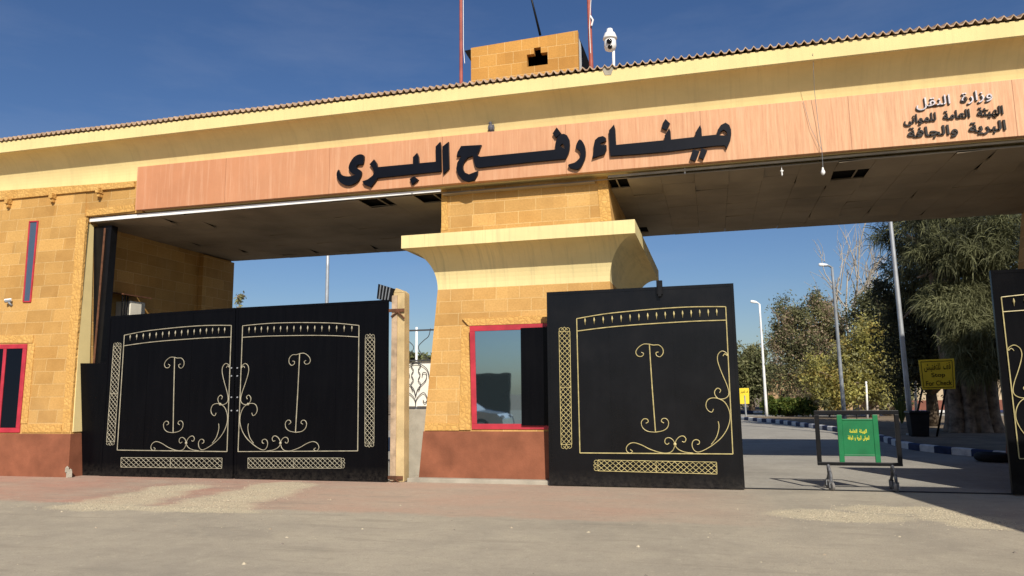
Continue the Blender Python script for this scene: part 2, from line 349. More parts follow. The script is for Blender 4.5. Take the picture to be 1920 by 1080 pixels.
M['dirt'] = ground_mat('dry dirt', (.26, .20, .135), (.38, .31, .22), (.16, .12, .08), False, False)
M['desert'] = ground_mat('sandy ground', (.34, .27, .19), (.42, .34, .24), (.26, .2, .14), False, False)
def leaf_mat(name, col, trans=.38):
    m, b = newmat(name, .65, .25); N, L = nodes(m)
    f = noise(N, L, coord(N), 1.1, 4)
    L.new(mixc(N, L, ramp(N, L, f, .35, .65), tuple(x*.72 for x in col), tuple(x*1.25 for x in col)), b.inputs['Base Color'])
    t = N.new('ShaderNodeBsdfTranslucent'); t.inputs['Color'].default_value = (*[x*1.2 for x in col], 1)
    ms = N.new('ShaderNodeMixShader'); ms.inputs[0].default_value = trans
    L.new(b.outputs[0], ms.inputs[1]); L.new(t.outputs[0], ms.inputs[2]); L.new(ms.outputs[0], N['Material Output'].inputs['Surface']); return m
LEAF = {k: leaf_mat('leaf '+k, c) for k, c in dict(
    olive=(.25, .245, .115), olive_dark=(.13, .135, .065), russet=(.34, .26, .18), yellowgreen=(.38, .355, .11), yellow_dry=(.36, .28, .08), mid=(.18, .20, .08),
    needle=(.15, .155, .075), needle_dark=(.055, .06, .036), needle_pale=(.23, .235, .12), hedge=(.07, .11, .02), hedge_top=(.15, .18, .035), pale=(.48, .40, .22), palm=(.13, .17, .05)).items()}

# ------------------------------------------------------------------ ground and roads
def sheet(name, pts, z, mat, label=None):
    mb = MB(); mb.face([(x, y, z) for x, y in pts]); o = mb.build(name, mat, uv=False); o['kind'] = 'structure'; return o
sheet('ground', [(-700, -700), (700, -700), (700, 900), (-700, 900)], -.012, M['desert'])
sheet('forecourt', [(-45, -40), (45, -40), (45, 12.93), (-45, 12.93)], 0, M['forecourt'])
sheet('road', [(-14, 12.98), (30, 12.98), (30, 53), (-14, 53)], -.003, M['road'])
KP = [(1.0, 43.2), (1.42, 41.8), (2.1, 39.9), (2.75, 38.0), (3.3, 35.7), (3.75, 33.6), (4.05, 32.0), (4.45, 29.8), (4.78, 26.8), (4.84, 24.6), (4.80, 23.0), (4.86, 21.9), (5.14, 20.95), (5.5, 20.2), (5.95, 19.45), (6.3, 18.95), (7.6, 17.2), (9, 15.4)]
kpts = spline([(x, y, 0) for x, y in KP], 12)
def resample(pts, step):
    out = [pts[0].copy()]; acc = 0
    for a, b in zip(pts, pts[1:]):
        d = (b-a).length; 
        while acc + d >= step:
            a = a + (b-a)*((step-acc)/d); out.append(a.copy()); d = (b-a).length; acc = 0
        acc += d
    return out
def kerb(name, pts, step, w_, h, side=1):
    P = resample(pts, step/3); mb = MB()
    for i in range(len(P)-1):
        a, b = P[i], P[i+1]
        def nrm(j):
            d = (P[min(j+1, len(P)-1)]-P[max(j-1, 0)]).normalized(); return Vector((-d.y, d.x, 0))*side
        na, nb = nrm(i), nrm(i+1); mi = (i//3) % 2
        A = [a, a+Vector((0, 0, h-.025)), a+na*.025+Vector((0, 0, h)), a+na*w_+Vector((0, 0, h)), a+na*w_]
        B = [b, b+Vector((0, 0, h-.025)), b+nb*.025+Vector((0, 0, h)), b+nb*w_+Vector((0, 0, h)), b+nb*w_]
        for q in range(4):
            mb.face([A[q], A[q+1], B[q+1], B[q]] if side < 0 else [A[q], B[q], B[q+1], A[q+1]], mi)
    mb.face([P[0], P[0]+Vector((0, 0, h)), P[0]+nrm(0)*w_+Vector((0, 0, h)), P[0]+nrm(0)*w_]); 
    mb.face([P[-1], P[-1]+Vector((0, 0, h)), P[-1]+nrm(len(P)-1)*w_+Vector((0, 0, h)), P[-1]+nrm(len(P)-1)*w_])
    o = mb.build(name, [M['kerb_white'], M['kerb_blue']], uv=False); o['kind'] = 'structure'; return o
kerb('kerb', kpts, .56, .16, .17, 1)
isl = [(p.x+.1, p.y) for p in kpts[::3]]
sheet('pavement', isl + [(30, 15.4), (30, 43.2)], .145, M['dirt'])
kerb('far_kerb', [Vector((-8, 53.0, 0)), Vector((30, 51.0, 0))], 1.05, .2, .20, 1)
sheet('verge', [(-30, 53.1), (40, 50.4), (60, 120), (-60, 120)], .05, M['dirt'])
mb = MB(); mb.box(-16, 9, 12.935, 12.975, -.02, .012); mb.box(-16, 9, 12.995, 13.02, -.02, .010)
o = mb.build('gate_track', M['rubber']); tag(o, 'dark steel gate rail sunk in the ground across the gateway', 'gate rail')

# chippings lying on the forecourt (nobody could count them)
mb = MB()
def pebble(x, y, r):
    h = r*random.uniform(.5, .9); n = random.choice((4, 5, 6)); a0 = random.random()*6
    ring = [(x+r*random.uniform(.7, 1.2)*math.cos(a0+6.283*k/n), y+r*random.uniform(.7, 1.2)*math.sin(a0+6.283*k/n), 0) for k in range(n)]
    top = (x+r*random.uniform(-.2, .2), y+r*random.uniform(-.2, .2), h); mi = random.choice((0, 0, 1, 2))
    for k in range(n): mb.face([ring[k], ring[(k+1) % n], top], mi)
for i in range(5600):
    x0, y0, a, b_ = random.choice(SAND); x, y = random.gauss(x0, a*.55), random.gauss(y0, b_*.55)
    if y < 12.7: pebble(x, y, random.uniform(.003, .0105))
for i in range(26):
    pebble(random.uniform(-9, 4), random.uniform(5.5, 11), random.uniform(.012, .028))
for i in range(500):
    x, y = random.uniform(-12, 6), random.uniform(5, 12.6); pebble(x, y, random.uniform(.003, .010))
tag(mb.build('gravel', [plain('pale chippings', (.50, .43, .30), .2), plain('tan chippings', (.36, .29, .2), .2), plain('grey chippings', (.20, .17, .135), .2)], uv=False), 'pale chippings scattered on the forecourt', 'gravel', kind='stuff')

# ------------------------------------------------------------------ the gate building
G = thing('gate_building', 'long golden stone border gate building with cream cavetto cornice and tiled roof', 'building', (-3.4, 13.2, 0))
def taper(mb, x0, x1, y0, y1, z0, X0, X1, Y0, Y1, z1, m=0):
    mb.hexa([(x0, y0, z0), (x1, y0, z0), (x1, y1, z0), (x0, y1, z0)], [(X0, Y0, z1), (X1, Y0, z1), (X1, Y1, z1), (X0, Y1, z1)], m)
def lerp(a, b, t): return a+(b-a)*t
# pylon walls left and right: front face leans back, inner side leans outwards
def wx(z): return lerp(-12.72, -13.45, z/6.3)          # left wall's inner edge at height z
def wy(z): return lerp(12.48, 13.14, z/6.3)            # its front face
mb = MB(); taper(mb, -26, wx(.86), wy(.86), 13.42, .86, -26, wx(6.33), wy(6.33), 13.42, 6.33); mb.build('wall', M['stone'], G)
mb = MB(); mb.box(-26, -13.5, 13.421, 18.5, -.05, 6.33); mb.build('inner_wall', M['stone'], G)
mb = MB(); taper(mb, -26, wx(0)+.012, wy(0)-.02, 13.44, -.05, -26, wx(.86)+.012, wy(.86)-.02, 13.44, .86); mb.build('plinth', M['plinth'], G, bevel=.008)
def rx(z): return lerp(6.0, 6.95, z/6.3)
mb = MB(); taper(mb, rx(.86), 20, wy(.86), 18.5, .86, rx(6.33), 20, wy(6.33), 18.5, 6.33); mb.build('wall', M['stone'], G)
mb = MB(); taper(mb, rx(0)-.012, 20, wy(0)-.02, 18.5, -.05, rx(.86)-.012, 20, wy(.86)-.02, 18.5, .86); mb.build('plinth', M['plinth'], G)
# pilaster at the back of the left inner wall
mb = MB(); taper(mb, -14, -13.36, 17.1, 18.45, 0, -14, -13.36, 17.1, 18.45, 5.45); mb.build('pilaster', M['stone'], G)
# cream return of the left wall beside the gate
mb = MB(); mb.hexa([(wx(.9)-.1, wy(.9)+.035, .9), (wx(.9)+.025, wy(.9)+.035, .9), (wx(.9)+.025, 12.98, .9), (wx(.9)-.1, 12.98, .9)],
                   [(wx(5.5)-.1, wy(5.5)+.035, 5.45), (wx(5.5)+.025, wy(5.5)+.035, 5.45), (wx(5.5)+.025, 13.3, 5.45), (wx(5.5)-.1, 13.3, 5.45)]); mb.build('return_panel', M['cream'], G)
# stone lintel between the wall and the sign, beam behind the sign
mb = MB(); mb.box(-13.5, -11.9, 13.135, 13.5, 5.60, 6.33); mb.build('lintel', M['stone'], G, sag=True)
mb = MB(); mb.box(-11.9, 7, 13.21, 13.5, 5.625, 6.40); mb.build('beam', M['cream'], G, sag=True)
# carved borders on the left wall
def on_wall(x, y):      # pixel -> left wall's leaning front face
    p = at(x, y, 12.9)
    for _ in range(8): p = at(x, y, wy(p.z))
    return p
def strip(mb, quad, proud=.02):
    q = [Vector(p)-Vector((0, proud, 0)) for p in quad]; mb.slab(q, proud+.04)
def cstrip(quad, proud=.02):
    mb = MB(); strip(mb, quad, proud); return mb.build('carved_border', M['carved'], G)
mb = MB()
cstrip([at(0, 359, 13.13), at(254, 341, 13.13), at(254, 351, 13.13), at(0, 376, 13.13)], .05)
cstrip([at(-260, 377, 13.13), at(0, 359, 13.13), at(0, 376, 13.13), at(-260, 394, 13.13)], .05)
cstrip([at(160, 394, 13.12), at(253, 384, 13.12), at(253, 396, 13.12), at(160, 406, 13.12)], .02)
pass
mb = MB()
cstrip([on_wall(146, 410), on_wall(163, 408), on_wall(132, 811), on_wall(117, 811)])
cstrip([on_wall(44, 795), on_wall(116, 797), on_wall(116, 811), on_wall(42, 811)])
cstrip([on_wall(0, 629), on_wall(64, 629), on_wall(62, 643), on_wall(0, 643)])
cstrip([on_wall(54, 644), on_wall(66, 644), on_wall(52, 794), on_wall(40, 794)], .018)
pass
for i, (px, py) in enumerate(((19, 382), (102, 372), (189, 362))):
    p = at(px, py, 13.10); mb = MB(); mb.box(p.x-.045, p.x+.045, 12.98, 13.16, p.z-.02, p.z+.10); mb.box(p.x-.03, p.x+.03, 13.02, 13.16, p.z-.10, p.z-.02); mb.build('corbel', M['carved'], G, bevel=.006)
mb = MB()
for k in range(9):
    q = on_wall(131+random.uniform(-4, 5), 872+random.uniform(-4, 22)); mb.ball((q.x, q.y-.02, max(q.z, .03)), random.uniform(.03, .06), random.uniform(.02, .04), random.uniform(.04, .09), 6)
mb.build('broken_plaster', M['concrete'], G, smooth=False)
# windows of the left wall
def framed(name, q, fw, frame_m, pane_m, parent, mull=None, deep=.05, label=None):
    tl, tr, br, bl = [Vector(p) for p in q]
    mb = MB(); o = Vector((0, -.03, 0))
    def edge(a, b, c, d): mb.slab([a+o, b+o, c+o, d+o], .09)
    wv = (tr-tl).normalized()*fw; hv = (tl-bl).normalized()*fw
    edge(tl, tr, tr-hv, tl-hv); edge(bl+hv, br+hv, br, bl)
    edge(tl-hv, tl-hv+wv, bl+hv+wv, bl+hv); edge(tr-hv-wv, tr-hv, br+hv, br+hv-wv)
    if mull:
        a = tl.lerp(tr, mull); b = bl.lerp(br, mull); edge(a-hv-wv*.4, a-hv+wv*.4, b+hv+wv*.4, b+hv-wv*.4)
    f = mb.build(name, frame_m, parent, bevel=.006)
    if label: f['label'] = label
    mb = MB(); mb.slab([tl-hv*.9+wv*.9+Vector((0, -.012, 0)), tr-hv*.9-wv*.9+Vector((0, -.012, 0)), br+hv*.9-wv*.9+Vector((0, -.012, 0)), bl+hv*.9+wv*.9+Vector((0, -.012, 0))], .03)
    mb.build('pane', pane_m, f); return f
framed('window', [on_wall(56, 415), on_wall(73, 414), on_wall(59, 567), on_wall(44, 567)], .03, M['red'], M['glass_blue'], G, label='narrow upright slit window with thin red frame')
wl = [on_wall(-64, 647), on_wall(52, 645), on_wall(38, 811), on_wall(-78, 811)]
framed('window', wl, .10, M['red'], M['glass_dark'], G, mull=.66, label='wide red framed window of the left wall')
# central column
cx0, cx1, CX0, CX1, cy0, CY0, cyb, CYb = -5.33, -1.55, -5.10, -1.74, 13.08, 13.40, 18.4, 18.2
def ct(z): return z/3.6
def colrect(z): t = ct(z); return lerp(cx0, CX0, t), lerp(cx1, CX1, t), lerp(cy0, CY0, t), lerp(cyb, CYb, t)
a = colrect(.90); b_ = colrect(3.62)
mb = MB(); taper(mb, *a, .90, *b_, 3.62); mb.build('column', M['stone_column'], G)
a0 = colrect(0); a1 = colrect(.9); mb = MB(); taper(mb, a0[0]-.015, a0[1]+.015, a0[2]-.015, a0[3], 0, a1[0]-.015, a1[1]+.015, a1[2]-.015, a1[3], .9); mb.build('plinth', M['plinth'], G, bevel=.008)
mb = MB(); mb.box(-5.5, -1.35, 12.90, 18.6, -.05, .07); mb.build('step', M['concrete'], G, bevel=.01)
# cap: cavetto flaring out to a flat fascia
prof = [(.53*(1-math.cos(t)), 3.62+.73*math.sin(t)) for t in [i*math.pi/2/14 for i in range(15)]]
prof = [(0, 3.55)] + prof + [(.54, 4.352), (.54, 4.60), (0, 4.62)]
mb = MB(); V = []; F = []
for o_, z in prof: V += [(CX0-o_, CY0-o_, z), (CX1+o_, CY0-o_, z), (CX1+o_, CYb+o_, z), (CX0-o_, CYb+o_, z)]
for i in range(len(prof)-1):
    for k in range(4): F.append((i*4+k, i*4+(k+1) % 4, i*4+4+(k+1) % 4, i*4+4+k))
F.append(tuple(len(V)-4+k for k in range(4))); mb.poly(V, F); mb.build('column_cap', M['cream_cap'], G)
mb = MB(); taper(mb, -5.03, -1.66, 13.36, 18.1, 4.61, -4.98, -1.73, 13.40, 18.1, 5.60); mb.build('upper_shaft', M['stone_column'], G)
mb = MB()
cstrip([at(828, 353, 13.39), at(838, 352, 13.39), at(840, 431, 13.37), at(828, 433, 13.37)], .012)
cstrip([at(1119, 331, 13.39), at(1138, 330, 13.39), at(1147, 414, 13.37), at(1126, 415, 13.37)], .012)
pass
# booth window in the column with a carved surround
def on_col(x, y):
    p = at(x, y, 13.2)
    for _ in range(8): p = at(x, y, colrect(p.z)[2])
    return p
WTL, WBL = on_col(886, 613), on_col(885, 805); WTR = Vector((WTL.x+1.75, WTL.y, WTL.z)); WBR = Vector((WBL.x+1.75, WBL.y, WBL.z))
ym = min(WTL.y, WBL.y)-.02
for p in (WTL, WBL, WTR, WBR): p.y = ym+.03
wf = framed('window', [WTL, WTR, WBR, WBL], .10, M['red'], M['glass'], G, label='red framed booth window with mirrored glass')
mb = MB(); mb.slab([at(976, 615, ym-.04), at(1060, 612, ym-.04), at(1060, 798, ym-.04), at(978, 798, ym-.04)], .025); mb.build('shutter', M['gate'], wf)
mb = MB()
cstrip([on_col(868, 598), on_col(1060, 590), on_col(1060, 605), on_col(880, 611)], .05)
cstrip([on_col(866, 612), on_col(884, 612), on_col(883, 806), on_col(862, 806)], .03)
cstrip([on_col(799, 793), on_col(861, 794), on_col(861, 807), on_col(798, 807)], .03)
pass
# cornice
pr = [(13.2, 6.30), (13.2, 6.42)] + [(13.2-.48*(1-math.cos(t)), 6.44+.70*math.sin(t)) for t in [i*math.pi/2/16 for i in range(17)]] + [(12.70, 7.155), (12.70, 7.405), (13.3, 7.42), (13.6, 7.40), (13.6, 6.30)]
mb = MB(); mb.sweep(pr, -27, 21); mb.build('cornice', M['cream'], G, sag=True)
# roof: wavy clay tiles that overhang the fascia a little
rf = MB(); per = .135; nper = int(48/per); nx = nper*6
def rz(y): return 7.46+(y-12.66)*.31 if y < 15.3 else 7.46+2.64*.31-(y-15.3)*.62
rows = [12.66, 13.2, 14.2, 15.3, 17, 18.9]; V = []; F = []
for y in rows:
    for i in range(nx+1):
        x = -27+i*per/6; ph = (i % 6)/6*2*math.pi; V.append((x, y, rz(y)+.030*math.cos(ph)+.010*math.cos(2*ph)+.006*math.sin(x*1.7)))
n1 = nx+1
for j in range(len(rows)-1):
    for i in range(nx): F.append((j*n1+i, j*n1+i+1, (j+1)*n1+i+1, (j+1)*n1+i))
rf.poly(V, F); V = []; F = []
for i in range(nx+1):
    x = -27+i*per/6; ph = (i % 6)/6*2*math.pi; z = rz(12.66)+.030*math.cos(ph)+.010*math.cos(2*ph)+.006*math.sin(x*1.7)
    V += [(x, 12.66, z), (x, 12.66, z-.022), (x, 13.4, z-.022+.74*.31)]
for i in range(nx): F += [(i*3, i*3+1, i*3+4, i*3+3), (i*3+1, i*3+2, i*3+5, i*3+4)]
rf.poly(V, F); rf.build('roof', M['tile'], G, sag=True, uv=False)
mb = MB(); mb.sweep([(12.74, 7.40), (15.3, 8.16), (18.6, 6.1), (18.6, 5.62), (13.62, 5.62), (13.62, 7.38)], -26.5, 20.5); mb.build('roof_body', M['cream'], G, sag=True)
# ceiling of loose boards, some missing, some hanging
CZ = 5.50
mb = MB(); cell = .60; miss = []
for q in ((1170, 341), (1597, 318), (1202, 428), (697, 382), (800, 373), (800, 366)):
    d = ray(*q); t = (CZ-EYE)/d[2]; miss.append((d[0]*t, d[1]*t))
dropped = []
for q in ((305, 417), (375, 424), (340, 458), (1360, 328), (1300, 352), (1530, 322), (1590, 342), (1430, 322), (1735, 352), (1640, 392), (1760, 392), (1870, 280), (1840, 300), (1540, 396), (450, 472), (560, 468), (680, 466), (1400, 416), (1300, 412)):
    d = ray(*q); t = (CZ-EYE)/d[2]; dropped.append((d[0]*t, d[1]*t))
def ceil_sag(x): return -.0045*(x+12)
y = 13.23
while y < 18.45:
    x = -13.95
    while x < 7.0:
        xa, xb, ya, yb = x+.002, x+cell-.002, y+.004, min(y+cell-.004, 18.5)
        inside = lambda p: x <= p[0] < x+cell and y <= p[1] < y+cell
        if not any(inside(p) for p in miss):
            z = CZ+random.uniform(-.003, .003)+ceil_sag(x); t1 = t2 = 0
            if any(inside(p) for p in dropped): t1 = -random.uniform(.05, .10)
            elif random.random() < .1: t2 = -random.uniform(.008, .02)
            b4 = [(xa, ya, z+t2), (xb, ya, z), (xb, yb, z+t1), (xa, yb, z+t1*.7)]
            mb.hexa(b4, [(p[0], p[1], p[2]+.012) for p in b4])
        x += cell
    y += cell
mb.build('ceiling', M['ceiling'], G, uv=False)
mb = MB(); mb.box(-14, 7, 13.51, 18.55, 5.585, 5.61); mb.build('ceiling_dark_sheet', M['dark'], G, uv=False, sag=True)  # near-black sheet stands in for the shade above missing boards
mb = MB()
k = -13.55
while k < 7: mb.box(k-.012, k+.012, 13.3, 18.5, 5.514, 5.53); k += cell
k = 13.30
while k < 18.5: mb.box(-13.55, 7, k-.012, k+.012, 5.5305, 5.545); k += cell
mb.build('ceiling_grid', M['ceiling'], G, uv=False, sag=True)
# white edge trim along the left opening, grey one along the right
mb = MB(); mb.slab([at(168, 409, 13.17), at(826, 354.5, 13.17), at(826, 359, 13.17), at(168, 416, 13.17)], .03); mb.build('edge_trim', M['white'], G)
mb = MB(); mb.slab([at(1140, 329, 13.2), at(1960, 258, 13.2), at(1960, 262, 13.2), at(1140, 333, 13.2)], .03); mb.build('edge_trim', M['concrete'], G)
mb = MB(); mb.box(9.2, 19, 14.2, 18.4, 6.34, 9.6); mb.build('shade_block', M['stone'], G)  # unseen block added to shade the stop sign, dustbin and tree trunk
# stone box on the roof with a T-shaped opening
p0, p1 = at(883, 90, 16), at(1083, 57, 16)
bx0, bx1, bz0, bz1a, bz1b = p0.x, p1.x, 7.7, p0.z, p1.z
ox0, ox1, oz0, oz1 = at(988, 0, 16).x, at(1027, 0, 16).x, at(1007, 123, 16).z, at(1007, 100, 16).z; nx0, nx1, nz1 = at(1001, 0, 16).x, at(1014, 0, 16).x, at(1007, 89, 16).z
ox0 = at(988, 110, 16).x; ox1 = at(1027, 110, 16).x; nx0 = at(1001, 95, 16).x; nx1 = at(1014, 95, 16).x
def ztop(x): return lerp(bz1a, bz1b, (x-bx0)/(bx1-bx0))
mb = MB()
def wallpiece(xa, xb, za, zb0, zb1): mb.hexa([(xa, 16, za), (xb, 16, za), (xb, 16.14, za), (xa, 16.14, za)], [(xa, 16, zb0), (xb, 16, zb1), (xb, 16.14, zb1), (xa, 16.14, zb0)])
wallpiece(bx0, ox0, bz0, ztop(bx0), ztop(ox0)); wallpiece(ox1, bx1, bz0, ztop(ox1), ztop(bx1)); wallpiece(ox0, ox1, bz0, oz0, oz0)
wallpiece(ox0, nx0, oz1, ztop(ox0), ztop(nx0)); wallpiece(nx1, ox1, oz1, ztop(nx1), ztop(ox1)); wallpiece(nx0, nx1, nz1, ztop(nx0), ztop(nx1))
mb.box(bx0, bx0+.14, 16.141, 17.8, bz0, bz1a-.05); mb.box(bx0, bx1, 17.801, 17.94, bz0, bz1a-.02)
rb = mb.build('roof_box', M['stone_roof'], G)
mb = MB()
mb.hexa([(bx0+.15, 16.145, bz1a-.16), (bx1-.12, 16.145, bz1b-.16), (bx1-.12, 17.79, bz1b-.16), (bx0+.15, 17.79, bz1a-.16)], [(bx0+.15, 16.145, bz1a-.08), (bx1-.12, 16.145, bz1b-.08), (bx1-.12, 17.79, bz1b-.08), (bx0+.15, 17.79, bz1a-.08)]); mb.box(bx0+.15, bx1-.12, 16.9, 16.95, 7.9, bz1a-.17); mb.build('roof_box_dark_fill', M['dark'], rb)  # near-black lid and backing added so the opening looks dark inside
mb2 = MB(); mb2.box(bx1-.10, bx1-.0, 16.141, 16.5, bz0, bz1b-.12); mb2.build('roof_box_side', M['white_sheet'], rb)
mb = MB(); jag = [(16.5, 9.0), (16.5, 9.65), (16.35, 9.82), (16.9, 9.86), (17.78, 9.86), (17.78, 8.2), (17.2, 8.2), (17.1, 8.9), (16.8, 9.1)]
mb.poly([(bx1-.05, y_, z_) for y_, z_ in jag]+[(bx1+.0, y_, z_) for y_, z_ in jag], [tuple(range(9)), tuple(range(17, 8, -1))]+[(i, (i+1) % 9, 9+(i+1) % 9, 9+i) for i in range(9)]); mb.build('roof_box_side', M['dark'], rb)
mb = MB(); mb.hexa([(bx0-.10, 15.99, bz1a-.17), (bx0-.012, 15.99, bz1a-.32), (bx0-.012, 16.6, bz1a-.3), (bx0-.10, 16.6, bz1a-.17)], [(bx0-.16, 15.99, bz1a-.05), (bx0-.012, 15.99, bz1a-.04), (bx0-.012, 16.6, bz1a-.04), (bx0-.16, 16.6, bz1a-.05)]); mb.build('torn_felt', M['dark'], rb)
# grey patch where the fascia is broken below the tiles
mb = MB(); p = at(1139, 127, 12.69); mb.poly([(p.x-.11, 12.692, p.z+.02), (p.x-.05, 12.692, p.z-.13), (p.x+.06, 12.692, p.z-.14), (p.x+.12, 12.692, p.z+.02), (p.x-.11, 12.72, p.z+.02), (p.x-.05, 12.72, p.z-.13), (p.x+.06, 12.72, p.z-.14), (p.x+.12, 12.72, p.z+.02)],
    [(0, 1, 2, 3), (0, 4, 5, 1), (1, 5, 6, 2), (2, 6, 7, 3), (3, 7, 4, 0)]); mb.build('plaster_patch', M['concrete'], G)

# ------------------------------------------------------------------ sign board and its writing
SY = 13.06
S = thing('sign_board', 'long peach fascia board with big black Arabic lettering over the gateway', 'sign', (-3.5, SY, 5.6))
mb = MB(); mb.slab([at(258, 313, SY), at(1920, 148, SY)+Vector((1.6, 0, 0)), at(1920, 255, SY)+Vector((1.6, 0, 0)), at(253, 394, SY)], .13); mb.build('board', M['peach'], S, bevel=.006)
def shapes(name, polys, Y, depth, mat, parent):
    """outlines (pixel lists, holes included) on the plane Y, extruded to letters of real thickness"""
    cu = bpy.data.curves.new(name, 'CURVE'); cu.dimensions = '2D'; cu.fill_mode = 'BOTH'; cu.extrude = depth/2; cu.bevel_depth = .003
    for pl in polys:
        sp = cu.splines.new('POLY'); sp.points.add(len(pl)-1); sp.use_cyclic_u = True
        for i, (x, y) in enumerate(pl):
            q = at(x, y, Y-depth); sp.points[i].co = (q.x, q.z, 0, 1)
    return curve_mesh(cu, name, mat, parent, Matrix.Translation((0, Y-depth/2, 0)) @ Matrix.Rotation(math.pi/2, 4, 'X'))
def curve_mesh(cu, name, mat, parent, mx_):
    tmp = bpy.data.objects.new('tmp', cu); COL.objects.link(tmp); bpy.context.view_layer.update()
    me = bpy.data.meshes.new_from_object(tmp.evaluated_get(bpy.context.evaluated_depsgraph_get())); bpy.data.objects.remove(tmp)
    me.transform(mx_); me.name = name; me.materials.clear(); me.materials.append(mat)
    o = bpy.data.objects.new(name, me); COL.objects.link(o)
    if parent: attach(o, parent)
    return o
def sm(pts, k=3):      # round a traced outline
    P = [Vector((x, y, 0)) for x, y in pts]; n = len(P); out = []
    for i in range(n):
        p0, p1, p2, p3 = P[i-1], P[i], P[(i+1) % n], P[(i+2) % n]
        for j in range(k):
            t = j/k; q = .5*((2*p1)+(p2-p0)*t+(2*p0-5*p1+4*p2-p3)*t*t+(3*p1-p0-3*p2+p3)*t**3); out.append((q.x, q.y))
    return out
A_ = lambda L: [(600+x/4.8, 200+y/4.8) for x, y in L]
B_ = lambda L: [(1000+x/4.8, 200+y/4.8) for x, y in L]
polys = [
 A_(sm([(375,430),(393,445),(388,500),(378,518),(340,520),(322,545),(345,562),(367,580),(368,615),(350,655),(318,685),(270,706),(220,702),(180,678),(155,640),(150,602),(165,568),(178,600),(210,622),(260,628),(318,615),(290,600),(264,572),(258,545),(272,502),(305,455),(345,432)], 2)),
 A_([(1080,318),(1085,345),(1088,580),(850,605),(516,640),(500,665),(455,722),(400,702),(382,672),(430,655),(475,620),(488,590),(472,548),(447,518),(485,476),(507,508),(515,545),(838,515),(837,455),(872,418),(885,450),(888,510),(1045,496),(1041,360)]),
 A_([(846,628),(882,656),(828,700),(808,650)]),
 A_([(1155,318),(1159,555),(1110,602),(1102,360)]),
 A_([(1270,355),(1450,345),(1425,410),(1412,425),(1422,445),(1445,452),(1920,406),(2120,386),(2118,340),(2128,295),(2145,265),(2170,248),(2195,245),(2222,258),(2242,295),(2246,340),(2243,385),(2232,425),(2210,468),(1920,495),(1425,548),(1402,540),(1390,510),(1376,440),(1330,455),(1298,490),(1283,530),(1284,560),(1300,592),(1340,610),(1418,580),(1414,612),(1385,660),(1330,674),(1280,656),(1243,612),(1227,560),(1236,505),(1275,440),(1230,447),(1238,410)]),
 B_([(236,352),(262,330),(276,345),(286,380),(262,372)]),
 B_([(210,188),(248,238),(200,277),(175,240)]),
 B_(sm([(418,295),(447,322),(465,370),(468,440),(445,510),(398,563),(325,546),(318,520),(370,505),(412,468),(426,425),(405,385),(382,370),(395,325)], 2)),
 B_([(625,265),(650,280),(653,305),(632,316),(600,326),(606,347),(655,345),(656,385),(640,425),(530,462),(545,400),(545,345),(556,300),(585,275)]),
 B_([(725,163),(735,200),(743,345),(1188,302),(1182,262),(1222,195),(1233,222),(1238,297),(1464,272),(1458,237),(1500,168),(1512,200),(1516,266),(1652,252),(1660,210),(1690,165),(1730,145),(1762,165),(1778,205),(1780,245),(1772,300),(1740,376),(1722,348),(1650,350),(1480,368),(1215,402),(950,425),(695,442),(690,400),(681,215)]),
 B_([(1672,258),(1684,224),(1712,205),(1740,224),(1748,262)]),
 B_([(1190,113),(1228,150),(1200,210),(1155,190),(1165,150)]),
 B_([(1438,385),(1492,402),(1465,472),(1450,487),(1410,470)]),
 B_([(1515,373),(1562,396),(1530,472),(1488,455)])]
shapes('lettering', polys[0:4], SY-.003, .055, M['letter'], S); shapes('lettering', polys[4:8], SY-.003, .055, M['letter'], S); shapes('lettering', polys[8:], SY-.003, .055, M['letter'], S)
NONJ = set('اوزرةدىأء')
def shape_ar(s):
    out = []
    for wd in s.split(' '):
        r = []
        for i, ch in enumerate(wd):
            p = i > 0 and wd[i-1] not in NONJ; n = i < len(wd)-1 and ch not in NONJ
            f = {(0, 0): 'ISOLATED', (0, 1): 'INITIAL', (1, 0): 'FINAL', (1, 1): 'MEDIAL'}[(int(p), int(n))]
            try: r.append(unicodedata.lookup(unicodedata.name(ch)+' '+f+' FORM'))
            except KeyError: r.append(ch)
        out.append(''.join(reversed(r)))
    return '  '.join(reversed(out))
def text(name, body, tl, right, up, width, height, depth, mat, parent, bold=.02, normal=None):
    """writing fitted into a box: tl = top-left corner, right/up = unit vectors of the plane it lies on"""
    cu = bpy.data.curves.new(name, 'FONT'); cu.body = body; cu.offset = bold; cu.extrude = .02
    tmp = bpy.data.objects.new('tmp', cu); COL.objects.link(tmp); bpy.context.view_layer.update()
    me = bpy.data.meshes.new_from_object(tmp.evaluated_get(bpy.context.evaluated_depsgraph_get())); bpy.data.objects.remove(tmp)
    co = np.array([v.co[:] for v in me.vertices]); mn, mxx = co.min(0), co.max(0)
    right = Vector(right).normalized(); up = Vector(up).normalized(); nn = right.cross(up)
    for v in me.vertices:
        u = (v.co.x-mn[0])/(mxx[0]-mn[0])*width; h = (v.co.y-mxx[1])/(mxx[1]-mn[1])*height; d = (v.co.z-mn[2])/max(1e-6, mxx[2]-mn[2])*depth
        v.co = Vector(tl)+right*u+up*h+nn*d
    me.materials.clear(); me.materials.append(mat); me.name = name
    o = bpy.data.objects.new(name, me); COL.objects.link(o)
    if parent: attach(o, parent)
    return o
